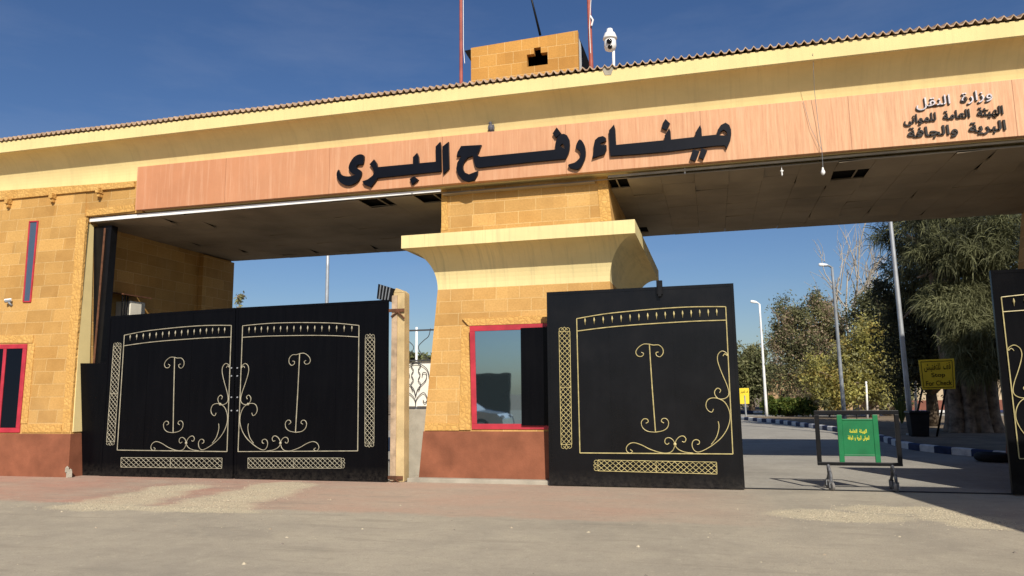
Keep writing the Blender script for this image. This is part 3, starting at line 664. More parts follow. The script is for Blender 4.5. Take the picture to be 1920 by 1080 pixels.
for body, a, b, c_, mt in (('وزارة النقل', (1716, 186), (1858, 167), (1716, 209), 'highlight_letter'), ('الهيئة العامة للموانى', (1693, 217), (1879, 198), (1693, 238), 'steel_letter'), ('البرية والجافة', (1700, 241), (1884, 225), (1700, 265), 'steel_letter')):
    A3, B3, C3 = at(*a, SY-.002), at(*b, SY-.002), at(*c_, SY-.002)
    text('small_lettering', shape_ar(body), A3, B3-A3, (0, 0, 1), (B3-A3).length, (A3-C3).length, .03, M[mt], S, .022 if mt == 'steel_letter' else .006)
    if mt == 'highlight_letter':
        text('small_lettering', shape_ar(body), A3+Vector((-.010, 0, -.014)), B3-A3, (0, 0, 1), (B3-A3).length, (A3-C3).length, .02, M['steel_letter'], S, .02)  # dark copy set lower left paints the shaded edges of the letters

# ------------------------------------------------------------------ gates
GY = 12.78
def homog(src, dst):
    A = []; 
    for (x, y), (u, v) in zip(src, dst): A += [[x, y, 1, 0, 0, 0, -u*x, -u*y, -u], [0, 0, 0, x, y, 1, -v*x, -v*y, -v]]
    return np.linalg.svd(np.array(A, float))[2][-1].reshape(3, 3)
C6 = lambda L: [(1000+x/2.4545, 500+y/2.4545) for x, y in L]
TR3 = [(1081.5, 597.8), (1360.6, 575.4), (1374, 851.2), (1087.6, 849.2)]
H3 = homog(TR3, [(0, 1), (1, 1), (1, 0), (0, 0)])
def uv3(L):
    o = []
    for x, y in C6(L):
        q = H3 @ np.array([x, y, 1]); o.append((q[0]/q[2], q[1]/q[2]))
    return o
D = dict(
 arc1=[(200,240),(320,219),(450,205),(580,194),(700,187),(800,185),(885,185)], arc2=[(203,297),(320,282),(450,270),(600,260),(740,252),(887,247)],
 stem=[(527,360),(540,560),(555,762)],
 i1=[(527,358),(500,358),(476,374),(465,395),(474,412),(492,414),(501,402),(490,395)], i2=[(527,358),(545,362),(570,362),(588,378),(590,400),(576,416),(560,410),(558,397),(569,394)],
 i3=[(555,762),(520,758),(497,742),(490,718),(500,702),(516,702),(522,714),(511,721)], i4=[(555,762),(590,755),(611,739),(615,715),(604,700),(588,700),(582,712),(594,720)],
 s1=[(872,412),(880,402),(892,410),(888,398),(868,389),(850,402),(845,425),(852,455),(870,500),(888,540),(899,575),(895,597),(875,609),(850,608),(834,592),(832,574),(845,560),(860,568),(855,581)],
 s2=[(826,655),(818,670),(800,662),(790,640),(798,615),(820,605),(850,608),(880,625),(900,660),(905,700),(892,745),(865,785),(830,815),(790,840),(755,853),(735,845),(725,825),(728,805),(742,796),(758,802),(758,815),(748,818)],
 tw=[(848,712),(852,740),(840,785),(815,818)],
 b1=[(440,842),(450,850),(438,858),(425,850),(422,835),(432,818),(455,810),(490,820),(530,840),(580,856),(615,857),(635,845),(645,822)],
 f1=[(645,815),(635,797),(618,787),(602,792),(598,808),(608,818),(618,811)], f2=[(645,815),(652,797),(668,782),(685,780),(696,793),(690,807),(678,804)], b2=[(645,822),(660,840),(690,853),(730,858)])
DUV = {k: uv3(v) for k, v in D.items()}
FIN = uv3([(237+i*(842-237)/15, lerp(250, 208, 1-(1-i/15)**1.25)) for i in range(16)])
BALLS = uv3([(645, 817)])
def gate_leaf(label, group, panel, trim, flip, vert, horiz, mat, extra=0, ends=True):
    P = [at(x, y, GY) for x, y in panel]; c0 = (P[2]+P[3])/2
    L_ = thing('gate_leaf', label, 'gate', (c0.x, GY, 0), group)
    P[2].z = max(P[2].z, .015); P[3].z = max(P[3].z, .015)
    mb = MB(); mb.slab(P, .07); gm = M['gate_gloss'] if 'slid open' in label else M['gate']; pn = mb.build('panel', gm, L_, bevel=.006)
    mb = MB(); e = .05
    for a, b in ((0, 1), (1, 2), (2, 3), (3, 0)):
        cen = (P[0]+P[1]+P[2]+P[3])/4; ia = P[a]+(cen-P[a]).normalized()*e*1.4; ib = P[b]+(cen-P[b]).normalized()*e*1.4
        q = [P[a], P[b], ib, ia]; V = [p+Vector((0, -.006, 0)) for p in q]+[p+Vector((0, .0, 0)) for p in q]
        mb.poly(V, [(3, 2, 1, 0), (0, 1, 5, 4), (2, 3, 7, 6)])
    # vertical weld seams between the sheets
    for t in (.34, .68):
        a, b = P[0].lerp(P[1], t), P[3].lerp(P[2], t); mb.box(a.x-.004, a.x+.004, GY-.004, GY+.01, b.z+.06, a.z-.06)
    mb.build('frame', gm, L_)
    T = [at(x, y, GY) if not isinstance(x, Vector) else x for x, y in trim] if not isinstance(trim[0], Vector) else trim
    def W(u, v, dy=-.016):
        if flip: u = 1-u
        p = T[3].lerp(T[2], u).lerp(T[0].lerp(T[1], u), v); return Vector((p.x, GY+dy, p.z))
    r = .0088
    mb = MB()
    for k in ('arc1', 'arc2'): mb.tube(spline([W(*q) for q in DUV[k]], 3), r, 5)
    mb.tube([W(0, 1), W(0, 0)], r, 5); mb.tube([W(1, 1), W(1, 0)], r, 5); mb.tube([W(0, 0), W(1, 0)], r, 5)
    mb.build('trim', mat, L_, uv=False)
    for u, v in FIN:
        p = W(u, v); mb = MB(); mb.tube([p+Vector((0, 0, .048)), p+Vector((0, 0, .025)), p, p+Vector((0, 0, -.022)), p+Vector((0, 0, -.03)), p+Vector((0, 0, -.075))], [.004, .011, .017, .010, .006, .003], 6); mb.build('finial', mat, L_, uv=False, smooth=True)
    mb = MB(); mb.tube([W(*q) for q in DUV['stem']], r*1.05, 5)
    for k in ('i1', 'i2', 'i3', 'i4'): mb.tube(spline([W(*q) for q in DUV[k]], 4), r*.8, 5)
    mb.build('centre_scroll', mat, L_, uv=False)
    mb = MB()
    for k in ('s1', 's2', 'tw', 'b1', 'f1', 'f2', 'b2'): mb.tube(spline([W(*q) for q in DUV[k]], 4), r*.8, 5)
    for q in BALLS: mb.ball(W(*q, -.02), .028, .02, .028, 8)
    if mat is M['ivory']:
        q = W(*uv3([(850, 608)])[0], -.02); mb.ball(q, .028, .02, .028, 8)
    mb.build('corner_scroll', mat, L_, uv=False)
    def lattice(quad, n, orn):
        Q = [at(x, y, GY-.014) if not isinstance(quad[0], Vector) else None for x, y in quad] if not isinstance(quad[0], Vector) else quad
        vert_ = (Q[0]-Q[3]).length > (Q[1]-Q[0]).length
        if vert_: a0, a1, b0, b1 = Q[3], Q[0], Q[2], Q[1]
        else: a0, a1, b0, b1 = Q[3], Q[2], Q[0], Q[1]
        mb = MB(); rr = .0062
        for s_, t_ in ((a0, a1), (b0, b1), (a0, b0), (a1, b1), (a0.lerp(a1, .5), b0.lerp(b1, .5))): mb.tube([s_, t_], rr, 4)
        for i in range(-2, n):
            for sgn in (0, 1):
                u0, u1 = i/n, (i+2.2)/n
                uu = lambda A, B, t: A.lerp(B, t)
                lo, hi = 0, 1
                if u0 < 0: lo = (0-u0)/(u1-u0)
                if u1 > 1: hi = (1-u0)/(u1-u0)
                q0u, q1u = lerp(u0, u1, lo), lerp(u0, u1, hi)
                X, Yv = (a0, a1), (b0, b1)
                if sgn: X, Yv = Yv, X
                pa = X[0].lerp(X[1], q0u).lerp(Yv[0].lerp(Yv[1], q0u), lo); pb = X[0].lerp(X[1], q1u).lerp(Yv[0].lerp(Yv[1], q1u), hi)
                mb.tube([pa, pb], rr*.8, 4)
        o = mb.build('lattice', mat, L_, uv=False)
        if orn:
            mo = MB()
            for e0, e1, d in ((a1, b1, (a1-a0).normalized()), (a0, b0, (a0-a1).normalized())):
                if orn == 'a' and e0 is a1: continue
                if orn == 'b' and e0 is a0: continue
                m_ = (e0+e1)/2; sd_ = (e1-e0)/2
                for s_ in (-1, 1):
                    mo.tube(spline([m_+sd_*s_*.9, m_+sd_*s_*.95+d*.045, m_+sd_*s_*.55+d*.065, m_+sd_*s_*.35+d*.04, m_+sd_*s_*.6+d*.03], 3), rr*.8, 4)
                    mo.tube(spline([m_, m_+sd_*s_*.25+d*.05, m_+d*.075], 3), rr*.8, 4)
            mo.build('lattice_finial', mat, o, uv=False)
    if vert: lattice(vert, 22, 'ab')
    if horiz: lattice(horiz[0], 20, horiz[1])
    return L_
LEAVES = []
LEAVES.append(gate_leaf('left leaf of the closed black gate beside the stone wall', 'black gate leaves with cream ironwork', [(205, 593), (441.5, 577), (436, 901), (186, 895)],
          [(234.3, 628.7), (434.8, 610.4), (426.6, 846.7), (220.9, 843.9)], False, [(212.7, 649), (227, 649), (214.7, 828.4), (199.7, 828.4)], ([(227, 858), (416.5, 859), (415.6, 878.5), (226.6, 876)], None), M['ivory']))
LEAVES.append(gate_leaf('right leaf of the closed black gate, hinged on the peeling cream post', 'black gate leaves with cream ironwork', [(443.5, 577), (727, 562), (725, 904), (439, 901)],
          [(455.9, 611.2), (673.8, 610.4), (671.4, 845.4), (447.3, 846.7)], True, [(684.8, 633.6), (702.3, 633.6), (701, 831), (684, 831)], ([(464.8, 858.9), (640, 858.9), (640, 878), (464.8, 878)], 'b'), M['ivory']))
l3 = gate_leaf('black gate leaf slid open in front of the central column and its window', 'black gate leaves with cream ironwork', [(1025, 548), (1375, 531), (1397, 919), (1030, 911)],
          TR3, False, [(1048, 621.4), (1068.4, 621.4), (1072, 833.3), (1052, 834)], ([(1121, 862.6), (1343.4, 866.7), (1344.3, 889), (1121, 883)], 'a'), M['gold'])
mb = MB(); p = at(1236, 528, GY-.05); mb.box(p.x-.05, p.x+.05, GY-.06, GY-.002, p.z-.22, p.z+.02); mb.box(p.x-.03, p.x+.03, GY-.075, GY-.061, p.z-.26, p.z-.06); mb.build('catch', M['black'], l3, bevel=.005)
tl, bl = at(1876.5, 557.5, GY), at(1910.4, 859.7, GY); ww = Vector((2.75, 0, 0))
a_, b_2 = at(1857, 507, GY), at(1900, 932, GY)
def px_of(p):
    d = np.array(p)-np.array([0, 0, EYE]); z = d@_f; return (960+FPX*(d@_r)/z, 540-FPX*(d@_u)/z)
gate_leaf('black gate leaf at the right edge of the gateway, near the big tree', 'black gate leaves with cream ironwork', [px_of(a_), px_of(a_+Vector((3.5, 0, 0))), px_of(b_2+Vector((3.5, 0, 0))), px_of(b_2)],
          [tl, tl+ww, bl+ww, bl], True, None, None, M['gold'])
for lf, px in ((0, 434), (1, 445)):
    for py in (690, 705, 745, 770):
        q = at(px, py, GY-.012); mb = MB(); mb.lathe(q, [(.012, -.012), (.016, -.006), (.016, .008)], 8, axis='Y'); mb.build('bolt', M['galv'], LEAVES[lf])
# low side panel between wall and left leaf
mb = MB(); mb.slab([at(147, 681, 12.83), at(205, 681, 12.83), at(196, 896, 12.83), at(138, 894, 12.83)], .06)
o = mb.build('side_panel', M['gate'], bevel=.008); tag(o, 'low plain black steel panel filling the gap between stone wall and left gate leaf', 'panel')
mb = MB(); mb.hexa([(-13.3, 13.1, 0), (-12.76, 13.1, 0), (-12.76, 13.3, 0), (-13.3, 13.3, 0)], [(-13.4, 13.32, 5.42), (-12.86, 13.32, 5.42), (-12.86, 13.5, 5.42), (-13.4, 13.5, 5.42)])
GR = thing('gate_guide', 'dark steel guide column against the inner side of the left wall', 'guide column', (-12.6, 13.1, 0)); mb.build('channel', M['black'], GR)
mb = MB(); mb.tube([(-12.88, 13.06, 0), (-13.0, 13.28, 5.35)], .022, 6); mb.build('pipe', M['rust'], GR)
# gate post
PO = thing('gate_post', 'peeling cream concrete gate post with rusty hinge straps', 'post', (-5.8, 12.85, 0))
px0, px1 = at(736, 700, 12.87).x, at(757, 700, 12.87).x
mb = MB(); taper(mb, px0, px1+.02, 12.87, 13.12, 0, px0, px1, 12.87, 13.12, 3.5); mb.hexa([(px0, 12.87, 3.5), (px1, 12.87, 3.5), (px1, 13.12, 3.5), (px0, 13.12, 3.5)], [(px0+.04, 12.88, 3.6), (px1-.06, 12.88, 3.55), (px1-.06, 13.11, 3.55), (px0+.04, 13.11, 3.6)]); mb.build('shaft', M['post_paint'], PO, bevel=.012)
mb = MB(); mb.box(px0-.02, px0+.09, 12.845, 12.869, 0.02, 3.45); mb.build('angle', plain('pale rusted steel', (.44, .32, .21), .45, 5, .8), PO)
for pz in (at(745, 582, 12.85).z, at(745, 925, 12.85).z+.28):
    mb = MB(); mb.box(px0-.09, px1+.015, 12.83, 12.844, pz-.03, pz+.03); mb.tube([(px0-.02, 12.82, pz-.12), ((px0+px1)/2, 12.82, pz-.03), (px1+.02, 12.83, pz-.16)], .018, 5); mb.build('hinge', M['rust'], PO)
FL = thing('floodlight', 'small black floodlight tilted on top of the gate post', 'lamp', (px0-.1, 12.9, 3.4))
q = [at(709, 532, 12.84), at(738, 541, 12.84), at(733, 566, 12.84), at(706, 560, 12.84)]
mb = MB(); mb.slab(q, .16); mb.build('housing', M['black'], FL, bevel=.008)
mb = MB()
for t in (.2, .4, .6, .8):
    a, b = q[0].lerp(q[1], t), q[3].lerp(q[2], t); mb.hexa([(b.x-.008, 12.815, b.z), (b.x+.008, 12.815, b.z), (b.x+.008, 12.838, b.z), (b.x-.008, 12.838, b.z)], [(a.x-.008, 12.815, a.z), (a.x+.008, 12.815, a.z), (a.x+.008, 12.838, a.z), (a.x-.008, 12.838, a.z)])
mb.build('fins', M['grey_paint'], FL)
# grille on a low wall between post and column
FN = thing('grille_fence', 'scrolled iron grille with white backing on a low concrete wall beside the gate post', 'fence', (-5.6, 13.4, 0))
fx0, fx1 = -5.93, -5.12
mb = MB(); mb.box(fx0, -5.24, 13.36, 13.52, 0, 1.30); mb.build('low_wall', M['concrete'], FN, bevel=.012)
mb = MB(); mb.box(fx0+.03, -5.16, 13.45, 13.465, 1.36, 2.22); mb.build('backing_sheet', M['white_sheet'], FN)
mb = MB(); fzt = at(780, 618, 13.4).z
mb.box(fx0, fx1, 13.39, 13.42, fzt-.03, fzt); mb.box(fx0, fx0+.03, 13.39, 13.42, 1.3, fzt-.031); mb.box(fx0, fx1, 13.391, 13.42, 1.31, 1.34); mb.box(fx0, fx1, 13.392, 13.42, 2.225, 2.25)
fc = (-5.55, 13.40); g_ = lambda L: [Vector((fc[0]+x, 13.41, z)) for x, z in L]
for s_ in (-1, 1):
    for L in ([(0, 1.34), (.02*s_, 1.5), (.16*s_, 1.62), (.24*s_, 1.5), (.19*s_, 1.42), (.15*s_, 1.48)], [(0, 1.55), (.05*s_, 1.7), (.2*s_, 1.85), (.22*s_, 1.98), (.15*s_, 2.0), (.13*s_, 1.93)], [(.06*s_, 1.66), (.10*s_, 1.78), (.05*s_, 1.86), (.09*s_, 1.96), (.05*s_, 2.05), (.10*s_, 2.14), (.05*s_, 2.2)],
              [(0, 2.18), (.12*s_, 2.15), (.24*s_, 2.05), (.28*s_, 1.9)], [(.28*s_, 2.24), (.12*s_, 2.36), (.05*s_, 2.5), (.16*s_, 2.62), (.26*s_, 2.7), (.3*s_, 2.85)]):
        mb.tube(spline(g_(L), 4), .008, 4)
mb.build('scrollwork', plain('dark grey iron', (.05, .05, .055), .3, 6, .6), FN, uv=False)

# ------------------------------------------------------------------ things on and in the gate building
def lampless_pole(name, label, cat, x, y, z0, z1, r0, r1, mat, lean=(0, 0), group=None):
    mb = MB(); n = 5; mb.tube([(x+lean[0]*t, y+lean[1]*t, lerp(z0, z1, t)) for t in [i/n for i in range(n+1)]], [lerp(r0, r1, i/n) for i in range(n+1)], 10)
    return mb
f1 = thing('flagpole', 'faded red pole on the roof left of the stone roof box', 'pole', (-5.47, 15.9, 7.9)); 
lampless_pole('p', '', '', -5.47, 15.9, 7.9, 13.5, .045, .035, M['flagred']).build('shaft', M['flagred'], f1, smooth=True)
mb = MB(); mb.tube([(-5.41, 15.88, 13.3), (-5.40, 15.87, 9.8), (-5.37, 15.87, 9.4)], .008, 4); mb.build('halyard', M['white'], f1)
f2 = thing('flagpole', 'faded red pole on the roof beside the torn right side of the stone roof box', 'pole', (-2.36, 15.9, 7.9))
mb = MB(); mb.tube([(at(1110, 128, 15.9).x, 15.9, 7.9), at(1108, 110, 15.9), at(1104, 0, 15.9), (at(1104, 0, 15.9).x-.05, 15.9, 13.5)], [.055, .05, .045, .035], 10); mb.build('shaft', M['flagred'], f2, smooth=True)
mb = MB(); q = at(1107, 30, 15.85); mb.tube([q, q+Vector((.06, -.02, -.12)), q+Vector((.02, -.02, -.25))], .02, 6); mb.tube([q+Vector((.03, 0, .5)), q+Vector((-.03, -.02, -.3)), q+Vector((-.02, 0, -.9))], .008, 4); mb.build('halyard', M['white'], f2)
mb = MB(); mb.tube([at(1013, 66, 16.6), at(997, 0, 16.6), at(988, -40, 16.6)], [.03, .024, .02], 8); tag(mb.build('antenna_mast', M['black'], smooth=True), 'thin dark leaning mast rising behind the stone roof box', 'mast')
# dome camera
CY_ = 13.6; cb = at(1147, 121, CY_); K = CY_/FPX*1.02
cc = at(1144, 82, CY_); SC = thing('dome_camera', 'white dome surveillance camera on a short pole above the roof eave', 'camera', (cb.x, CY_, 7.5))
mb = MB(); mb.tube([(at(1150, 120, CY_).x, CY_+.02, 7.6), at(1150, 95, CY_)+Vector((0, .02, 0))], .028, 8); mb.build('pole', M['white'], SC, smooth=True)
mb = MB(); mb.lathe((cc.x, CY_, cc.z), [(.06*.6, .31), (.055, .30), (.065, .24), (.10, .21), (.135, .12), (.14, .10), (.125, .085)], 18); mb.build('hood', M['white'], SC, smooth=True)
mb = MB(); mb.lathe((cc.x, CY_, cc.z), [(.10, .086), (.115, .05), (.12, -.05), (.10, -.12), (.05, -.15), (.01, -.16)], 18); hd = mb.build('head', M['white'], SC, smooth=True)
mb = MB(); mb.lathe((cc.x, CY_-.135, cc.z-.01), [(.05, .03), (.055, -.0), (.03, -.02)], 14, axis='Y'); mb.lathe((cc.x+.005, CY_-.10, cc.z-.105), [(.045, .03), (.045, -.0), (.02, -.02)], 14, axis='Y'); mb.build('lens', M['glass_dark'], hd, smooth=True)
# bullet camera on the left wall
bc = on_wall(22, 566); BC = thing('bullet_camera', 'small white bullet camera on the golden wall beside the slit window', 'camera', tuple(bc))
mb = MB(); mb.tube([bc+Vector((.03, .03, -.09)), bc+Vector((.035, -.05, -.07)), bc+Vector((.01, -.08, -.015))], .022, 8); mb.build('bracket', M['grey_paint'], BC, smooth=True)
mb = MB(); mb.tube([bc+Vector((.05, -.06, .02)), bc+Vector((-.055, -.11, .0))], .034, 10); hd = mb.build('body', M['grey_paint'], BC)
mb = MB(); mb.tube([bc+Vector((.055, -.058, .042)), bc+Vector((-.07, -.118, .022))], .032, 8, flat=.4); mb.build('sunshade', M['white'], hd)
mb = MB(); mb.tube([bc+Vector((-.054, -.1095, .0)), bc+Vector((-.062, -.1135, -.001))], .028, 10); mb.build('lens', M['glass_dark'], hd)
# air conditioner under a small awning on the inner left wall
AC = thing('air_conditioner', 'ivory air conditioner under a rusty awning above the closed gate', 'air conditioner', (-13.0, 14.0, 2.8))
ax = -13.5
c1, c2 = at(217, 566, 14.3), at(238, 590, 14.3)
mb = MB(); mb.box(ax, ax+.42, 14.25, 14.62, 3.05, c1.z); mb.build('casing', M['ac'], AC, bevel=.02)
mb = MB(); mb.box(ax, ax+.30, 14.66, 14.86, 3.05, c1.z+.03); mb.build('side_casing', M['ac'], AC, bevel=.015)
zt = at(215, 550, 14.0).z
mb = MB(); mb.hexa([(ax, 13.95, zt+.03), (ax+.5, 13.95, zt-.05), (ax+.5, 14.85, zt-.05), (ax, 14.85, zt+.03)], [(ax, 13.95, zt+.06), (ax+.5, 13.95, zt-.02), (ax+.5, 14.85, zt-.02), (ax, 14.85, zt+.06)]); mb.build('awning', M['rust'], AC)
for yy in (14.0, 14.08, 14.16):
    mb = MB(); mb.tube([(ax+.42, yy, 2.9), (ax+.42, yy, zt-.05)], .016, 5); mb.build('bracket', M['black'], AC)
# pigeon on the sign board
pp = at(921, 249, SY+.05); PG = MB()
PG.ball((0, 0, .10), .055, .06, .085, 12); PG.ball((-.012, -.01, .20), .03, .032, .036, 10); PG.tube([(-.01, -.0, .13), (-.012, -.005, .19)], [.045, .028], 10)
PG.tube([(.02, .01, .07), (.045, .03, .0), (.055, .04, -.05)], [.035, .028, .015], 8); PG.tube([(-.035, -.015, .20), (-.06, -.025, .192)], [.009, .002], 6)
PG.tube([(-.01, -.02, .04), (-.012, -.025, 0)], .006, 5); PG.tube([(.02, -.02, .04), (.02, -.025, 0)], .006, 5); PG.ball((.05, 0, .10), .018, .05, .08, 8); PG.ball((-.05, 0, .10), .014, .045, .07, 8)
PG.v = [(x*.95+pp.x, y*.95+pp.y, z*.95+pp.z) for x, y, z in PG.v]
tag(PG.build('pigeon', M['pigeon'], smooth=True, uv=False), 'grey pigeon perched on the top edge of the peach sign board', 'bird')
# loose wire with a dangling bulb at the right half of the sign
WR = thing('hanging_bulb', 'bare white bulb dangling on a thin wire below the sign board', 'bulb', tuple(at(1543, 320, 13.0)))
mb = MB(); mb.tube([at(1524, 100, 12.68), at(1527, 170, 12.95), at(1534, 230, 13.0), at(1541, 282, 13.0), at(1543, 314, 13.0)], .004, 4); mb.tube([at(1506, 190, 13.04), at(1520, 240, 13.02), at(1541, 282, 13.0)], .003, 4); mb.build('wire', M['grey_paint'], WR, uv=False)
mb = MB(); q = at(1543, 321, 13.0); mb.lathe(q, [(.012, .065), (.018, .03), (.032, 0), (.036, -.03), (.02, -.06), (.004, -.07)], 12); mb.build('bulb', M['white'], WR, smooth=True)
for q, lb in (((1284, 320), 'white lamp holder hanging below the sign near the stone column'), ((1466, 323), 'small pale lamp holder hanging under the ceiling of the open gateway')):
    p = at(*q, 13.25); mb = MB(); mb.lathe(p, [(.004, .10), (.006, .04), (.03, .03), (.03, .02), (.012, .0), (.016, -.04), (.004, -.07)], 10); tag(mb.build('lamp_holder', M['white'], smooth=True), lb, 'lamp')

# ------------------------------------------------------------------ barrier on castors
BY = 13.06; BR = thing('barrier', 'wheeled black barrier with a green panel and yellow Arabic writing', 'barrier', (2.2, BY, 0))
x0, x1, z0, z1 = 1.565, 2.815, .38, 1.25
mb = MB(); t = .066
mb.box(x0, x1, BY, BY+.05, z1-t, z1); mb.box(x0, x1, BY, BY+.05, z0, z0+t*.8); mb.box(x0, x0+t, BY, BY+.05, z0+t*.8, z1-t); mb.box(x1-t, x1, BY, BY+.05, z0+t*.8, z1-t)
mb.build('frame', M['black'], BR, bevel=.006)
for gx in (1.90, 2.43):
    mb = MB(); mb.box(gx, gx+.075, BY+.004, BY+.046, z0+t*.8+.001, z1-t-.001); mb.build('upright', M['green'], BR, bevel=.005)
mb = MB(); gz0, gz1 = .555, 1.09; mb.box(1.976, 2.429, BY+.012, BY+.03, gz0, gz1); mb.box(1.976, 2.429, BY+.004, BY+.036, gz1+.001, gz1+.025); mb.box(1.976, 2.429, BY+.004, BY+.036, gz0-.025, gz0-.001); pnl = mb.build('panel', M['green'], BR, bevel=.003)
text('lettering', shape_ar('الهيئة العامة'), (2.075, BY+.0115, .955), (1, 0, 0), (0, 0, 1), .255, .075, .004, M['yellow_letter'], pnl, .006)
text('lettering', shape_ar('للموانى البرية و الجافة'), (2.045, BY+.0115, .855), (1, 0, 0), (0, 0, 1), .315, .085, .004, M['yellow_letter'], pnl, .006)
mb = MB()
for px in (2.2, 2.75): mb.tube([(px, BY+.02, z1-t), (px, BY+.02, z1-t-.12)], .008, 5)
mb.build('hanger', M['black'], BR)
for lx in (1.72, 2.66):
    for sy in (-.16, .20):
        mb = MB(); mb.tube([(lx, BY+.025, z0+.02), (lx+.02, BY+.025+sy*.55, .24), (lx+.01, BY+.025+sy, .14)], .024, 8); mb.box(lx-.02, lx+.045, BY+.0+sy, BY+.05+sy, .11, .15)
        lg = mb.build('leg', M['leg_paint'], BR)
        for s_ in (-1, 1):
            mb2 = MB(); mb2.hexa([(lx+.012+.028*s_-.004, BY+sy, .05), (lx+.012+.028*s_+.004, BY+sy, .05), (lx+.012+.028*s_+.004, BY+.05+sy, .05), (lx+.012+.028*s_-.004, BY+.05+sy, .05)], [(lx+.012+.028*s_-.004, BY+sy-.01, .13), (lx+.012+.028*s_+.004, BY+sy-.01, .13), (lx+.012+.028*s_+.004, BY+.06+sy, .13), (lx+.012+.028*s_-.004, BY+.06+sy, .13)]); mb2.build('fork', M['galv'], lg)
        mb = MB(); rot = .5 if lx < 2 else -.4
        prf = [(.02, -.024), (.055, -.024), (.068, -.018), (.070, 0), (.068, .018), (.055, .024), (.02, .024)]
        mb.lathe((lx+.012, BY+.03+sy, .071), prf, 18, axis='X')
        cxw, cyw = lx+.012, BY+.03+sy; ca, sa = math.cos(rot), math.sin(rot)
        mb.v = [(cxw+(x-cxw)*ca-(y-cyw)*sa+.0, cyw+(x-cxw)*sa+(y-cyw)*ca, z) for x, y, z in mb.v]
        mb.build('wheel', plain('grey castor rubber', (.16, .15, .14), .3, 8, .7), lg)

# ------------------------------------------------------------------ street furniture behind the gate
def sign_post(name, label, Y, q, posts, mat, frame=True):
    s = thing(name, label, 'sign', tuple(posts[0]))
    P = [at(x, y, Y) for x, y in q]; mb = MB(); mb.slab(P, .03); pl = mb.build('panel', mat, s, bevel=.004)
    return s, P, pl
SGN, P, pl = sign_post('stop_sign', 'yellow stop sign on two black posts beside the dustbin', 25, [(1722, 675), (1789, 672), (1792, 729), (1729, 730.5)], [(6.3, 25, 0)], M['yellow'])
for xa, xb in ((1740, 1748), (1783, 1798)):
    a, b = at(xa, 680, 25.06), ground_at(xb, 829, .12); mb = MB(); mb.tube([a, (b.x, 25.06, .13)], .03, 8); mb.build('post', M['black'], SGN, smooth=True)
nr = (P[1]-P[0]).normalized(); nu = (P[0]-P[3]).normalized(); w_ = (P[1]-P[0]).length; h_ = (P[0]-P[3]).length
mb = MB()
def bl(u, v): return P[3].lerp(P[2], u).lerp(P[0].lerp(P[1], u), v)+Vector((0, -.004, 0))
for a, b in (((.06, .93), (.94, .93)), ((.94, .93), (.94, .06)), ((.94, .06), (.06, .06)), ((.06, .06), (.06, .93))): mb.tube([bl(*a), bl(*b)], .008, 4)
mb.build('border', M['black'], pl)
text('lettering', shape_ar('قف للتفتيش'), bl(.13, .88), nr, nu, w_*.74, h_*.30, .004, M['black'], pl, .006)
text('lettering', 'Stop', bl(.32, .55), nr, nu, w_*.38, h_*.19, .004, M['black'], pl, .008)
text('lettering', 'For Check', bl(.14, .28), nr, nu, w_*.72, h_*.16, .004, M['black'], pl, .008)
# far yellow sign
FS, P, pl = sign_post('check_sign', 'bright yellow sign on one pale post far along the road', 47.5, [(1386, 728), (1404, 727.5), (1405, 757), (1387.5, 757.5)], [(1.8, 47.5, 0)], M['yellow_far'])
p = at(1397, 757, 47.53); mb = MB(); mb.tube([p+Vector((0, 0, .5)), (p.x+.02, 47.53, 0)], .05, 8); mb.build('post', M['galv'], FS)
nr = (P[1]-P[0]).normalized(); nu = (P[0]-P[3]).normalized(); w_ = (P[1]-P[0]).length; h_ = (P[0]-P[3]).length
def bl(u, v): return P[3].lerp(P[2], u).lerp(P[0].lerp(P[1], u), v)+Vector((0, -.004, 0))
text('lettering', shape_ar('قف للتفتيش'), bl(.12, .86), nr, nu, w_*.76, h_*.2, .005, M['black'], pl, .0)
# dustbin
bq = [at(1703, 776, 25), at(1742, 776, 25)]; bxm = (bq[0].x+bq[1].x)/2
DB = thing('dustbin', 'black plastic dustbin on the pavement beside the yellow stop sign', 'dustbin', (bxm, 25, .15)); hb = .27
mb = MB(); taper(mb, bxm-hb*.84, bxm+hb*.84, 24.95, 25.42, .15, bxm-hb, bxm+hb, 24.88, 25.5, .84); mb.build('body', M['rubber'], DB, bevel=.02)
mb = MB(); taper(mb, bxm-hb-.03, bxm+hb+.03, 24.85, 25.53, .842, bxm-hb-.01, bxm+hb+.01, 24.87, 25.5, .90); mb.build('rim', M['black'], DB, bevel=.012)
# old tyre base in front of the kerb
TY = thing('tyre', 'old black tyre lying against the striped kerb near the right gate leaf', 'tyre', (5.7, 18.2, 0)); tcx, tcy = 5.78, 18.55
mb = MB(); V = []; F = []; n1_, n2_ = 28, 10
for i in range(n1_):
    a = 2*math.pi*i/n1_
    for j in range(n2_):
        b = 2*math.pi*j/n2_; rr = .27+.085*math.cos(b); V.append((tcx+rr*math.cos(a), tcy+rr*math.sin(a), .095+.09*math.sin(b)))
for i in range(n1_):
    for j in range(n2_): F.append((i*n2_+j, ((i+1) % n1_)*n2_+j, ((i+1) % n1_)*n2_+(j+1) % n2_, i*n2_+(j+1) % n2_))
mb.poly(V, F); mb.build('tread', M['rubber'], TY, smooth=True)
mb = MB(); mb.lathe((tcx, tcy, .02), [(.19, 0), (.19, .05), (.05, .06)], 20); mb.build('rim', M['rust'], TY)
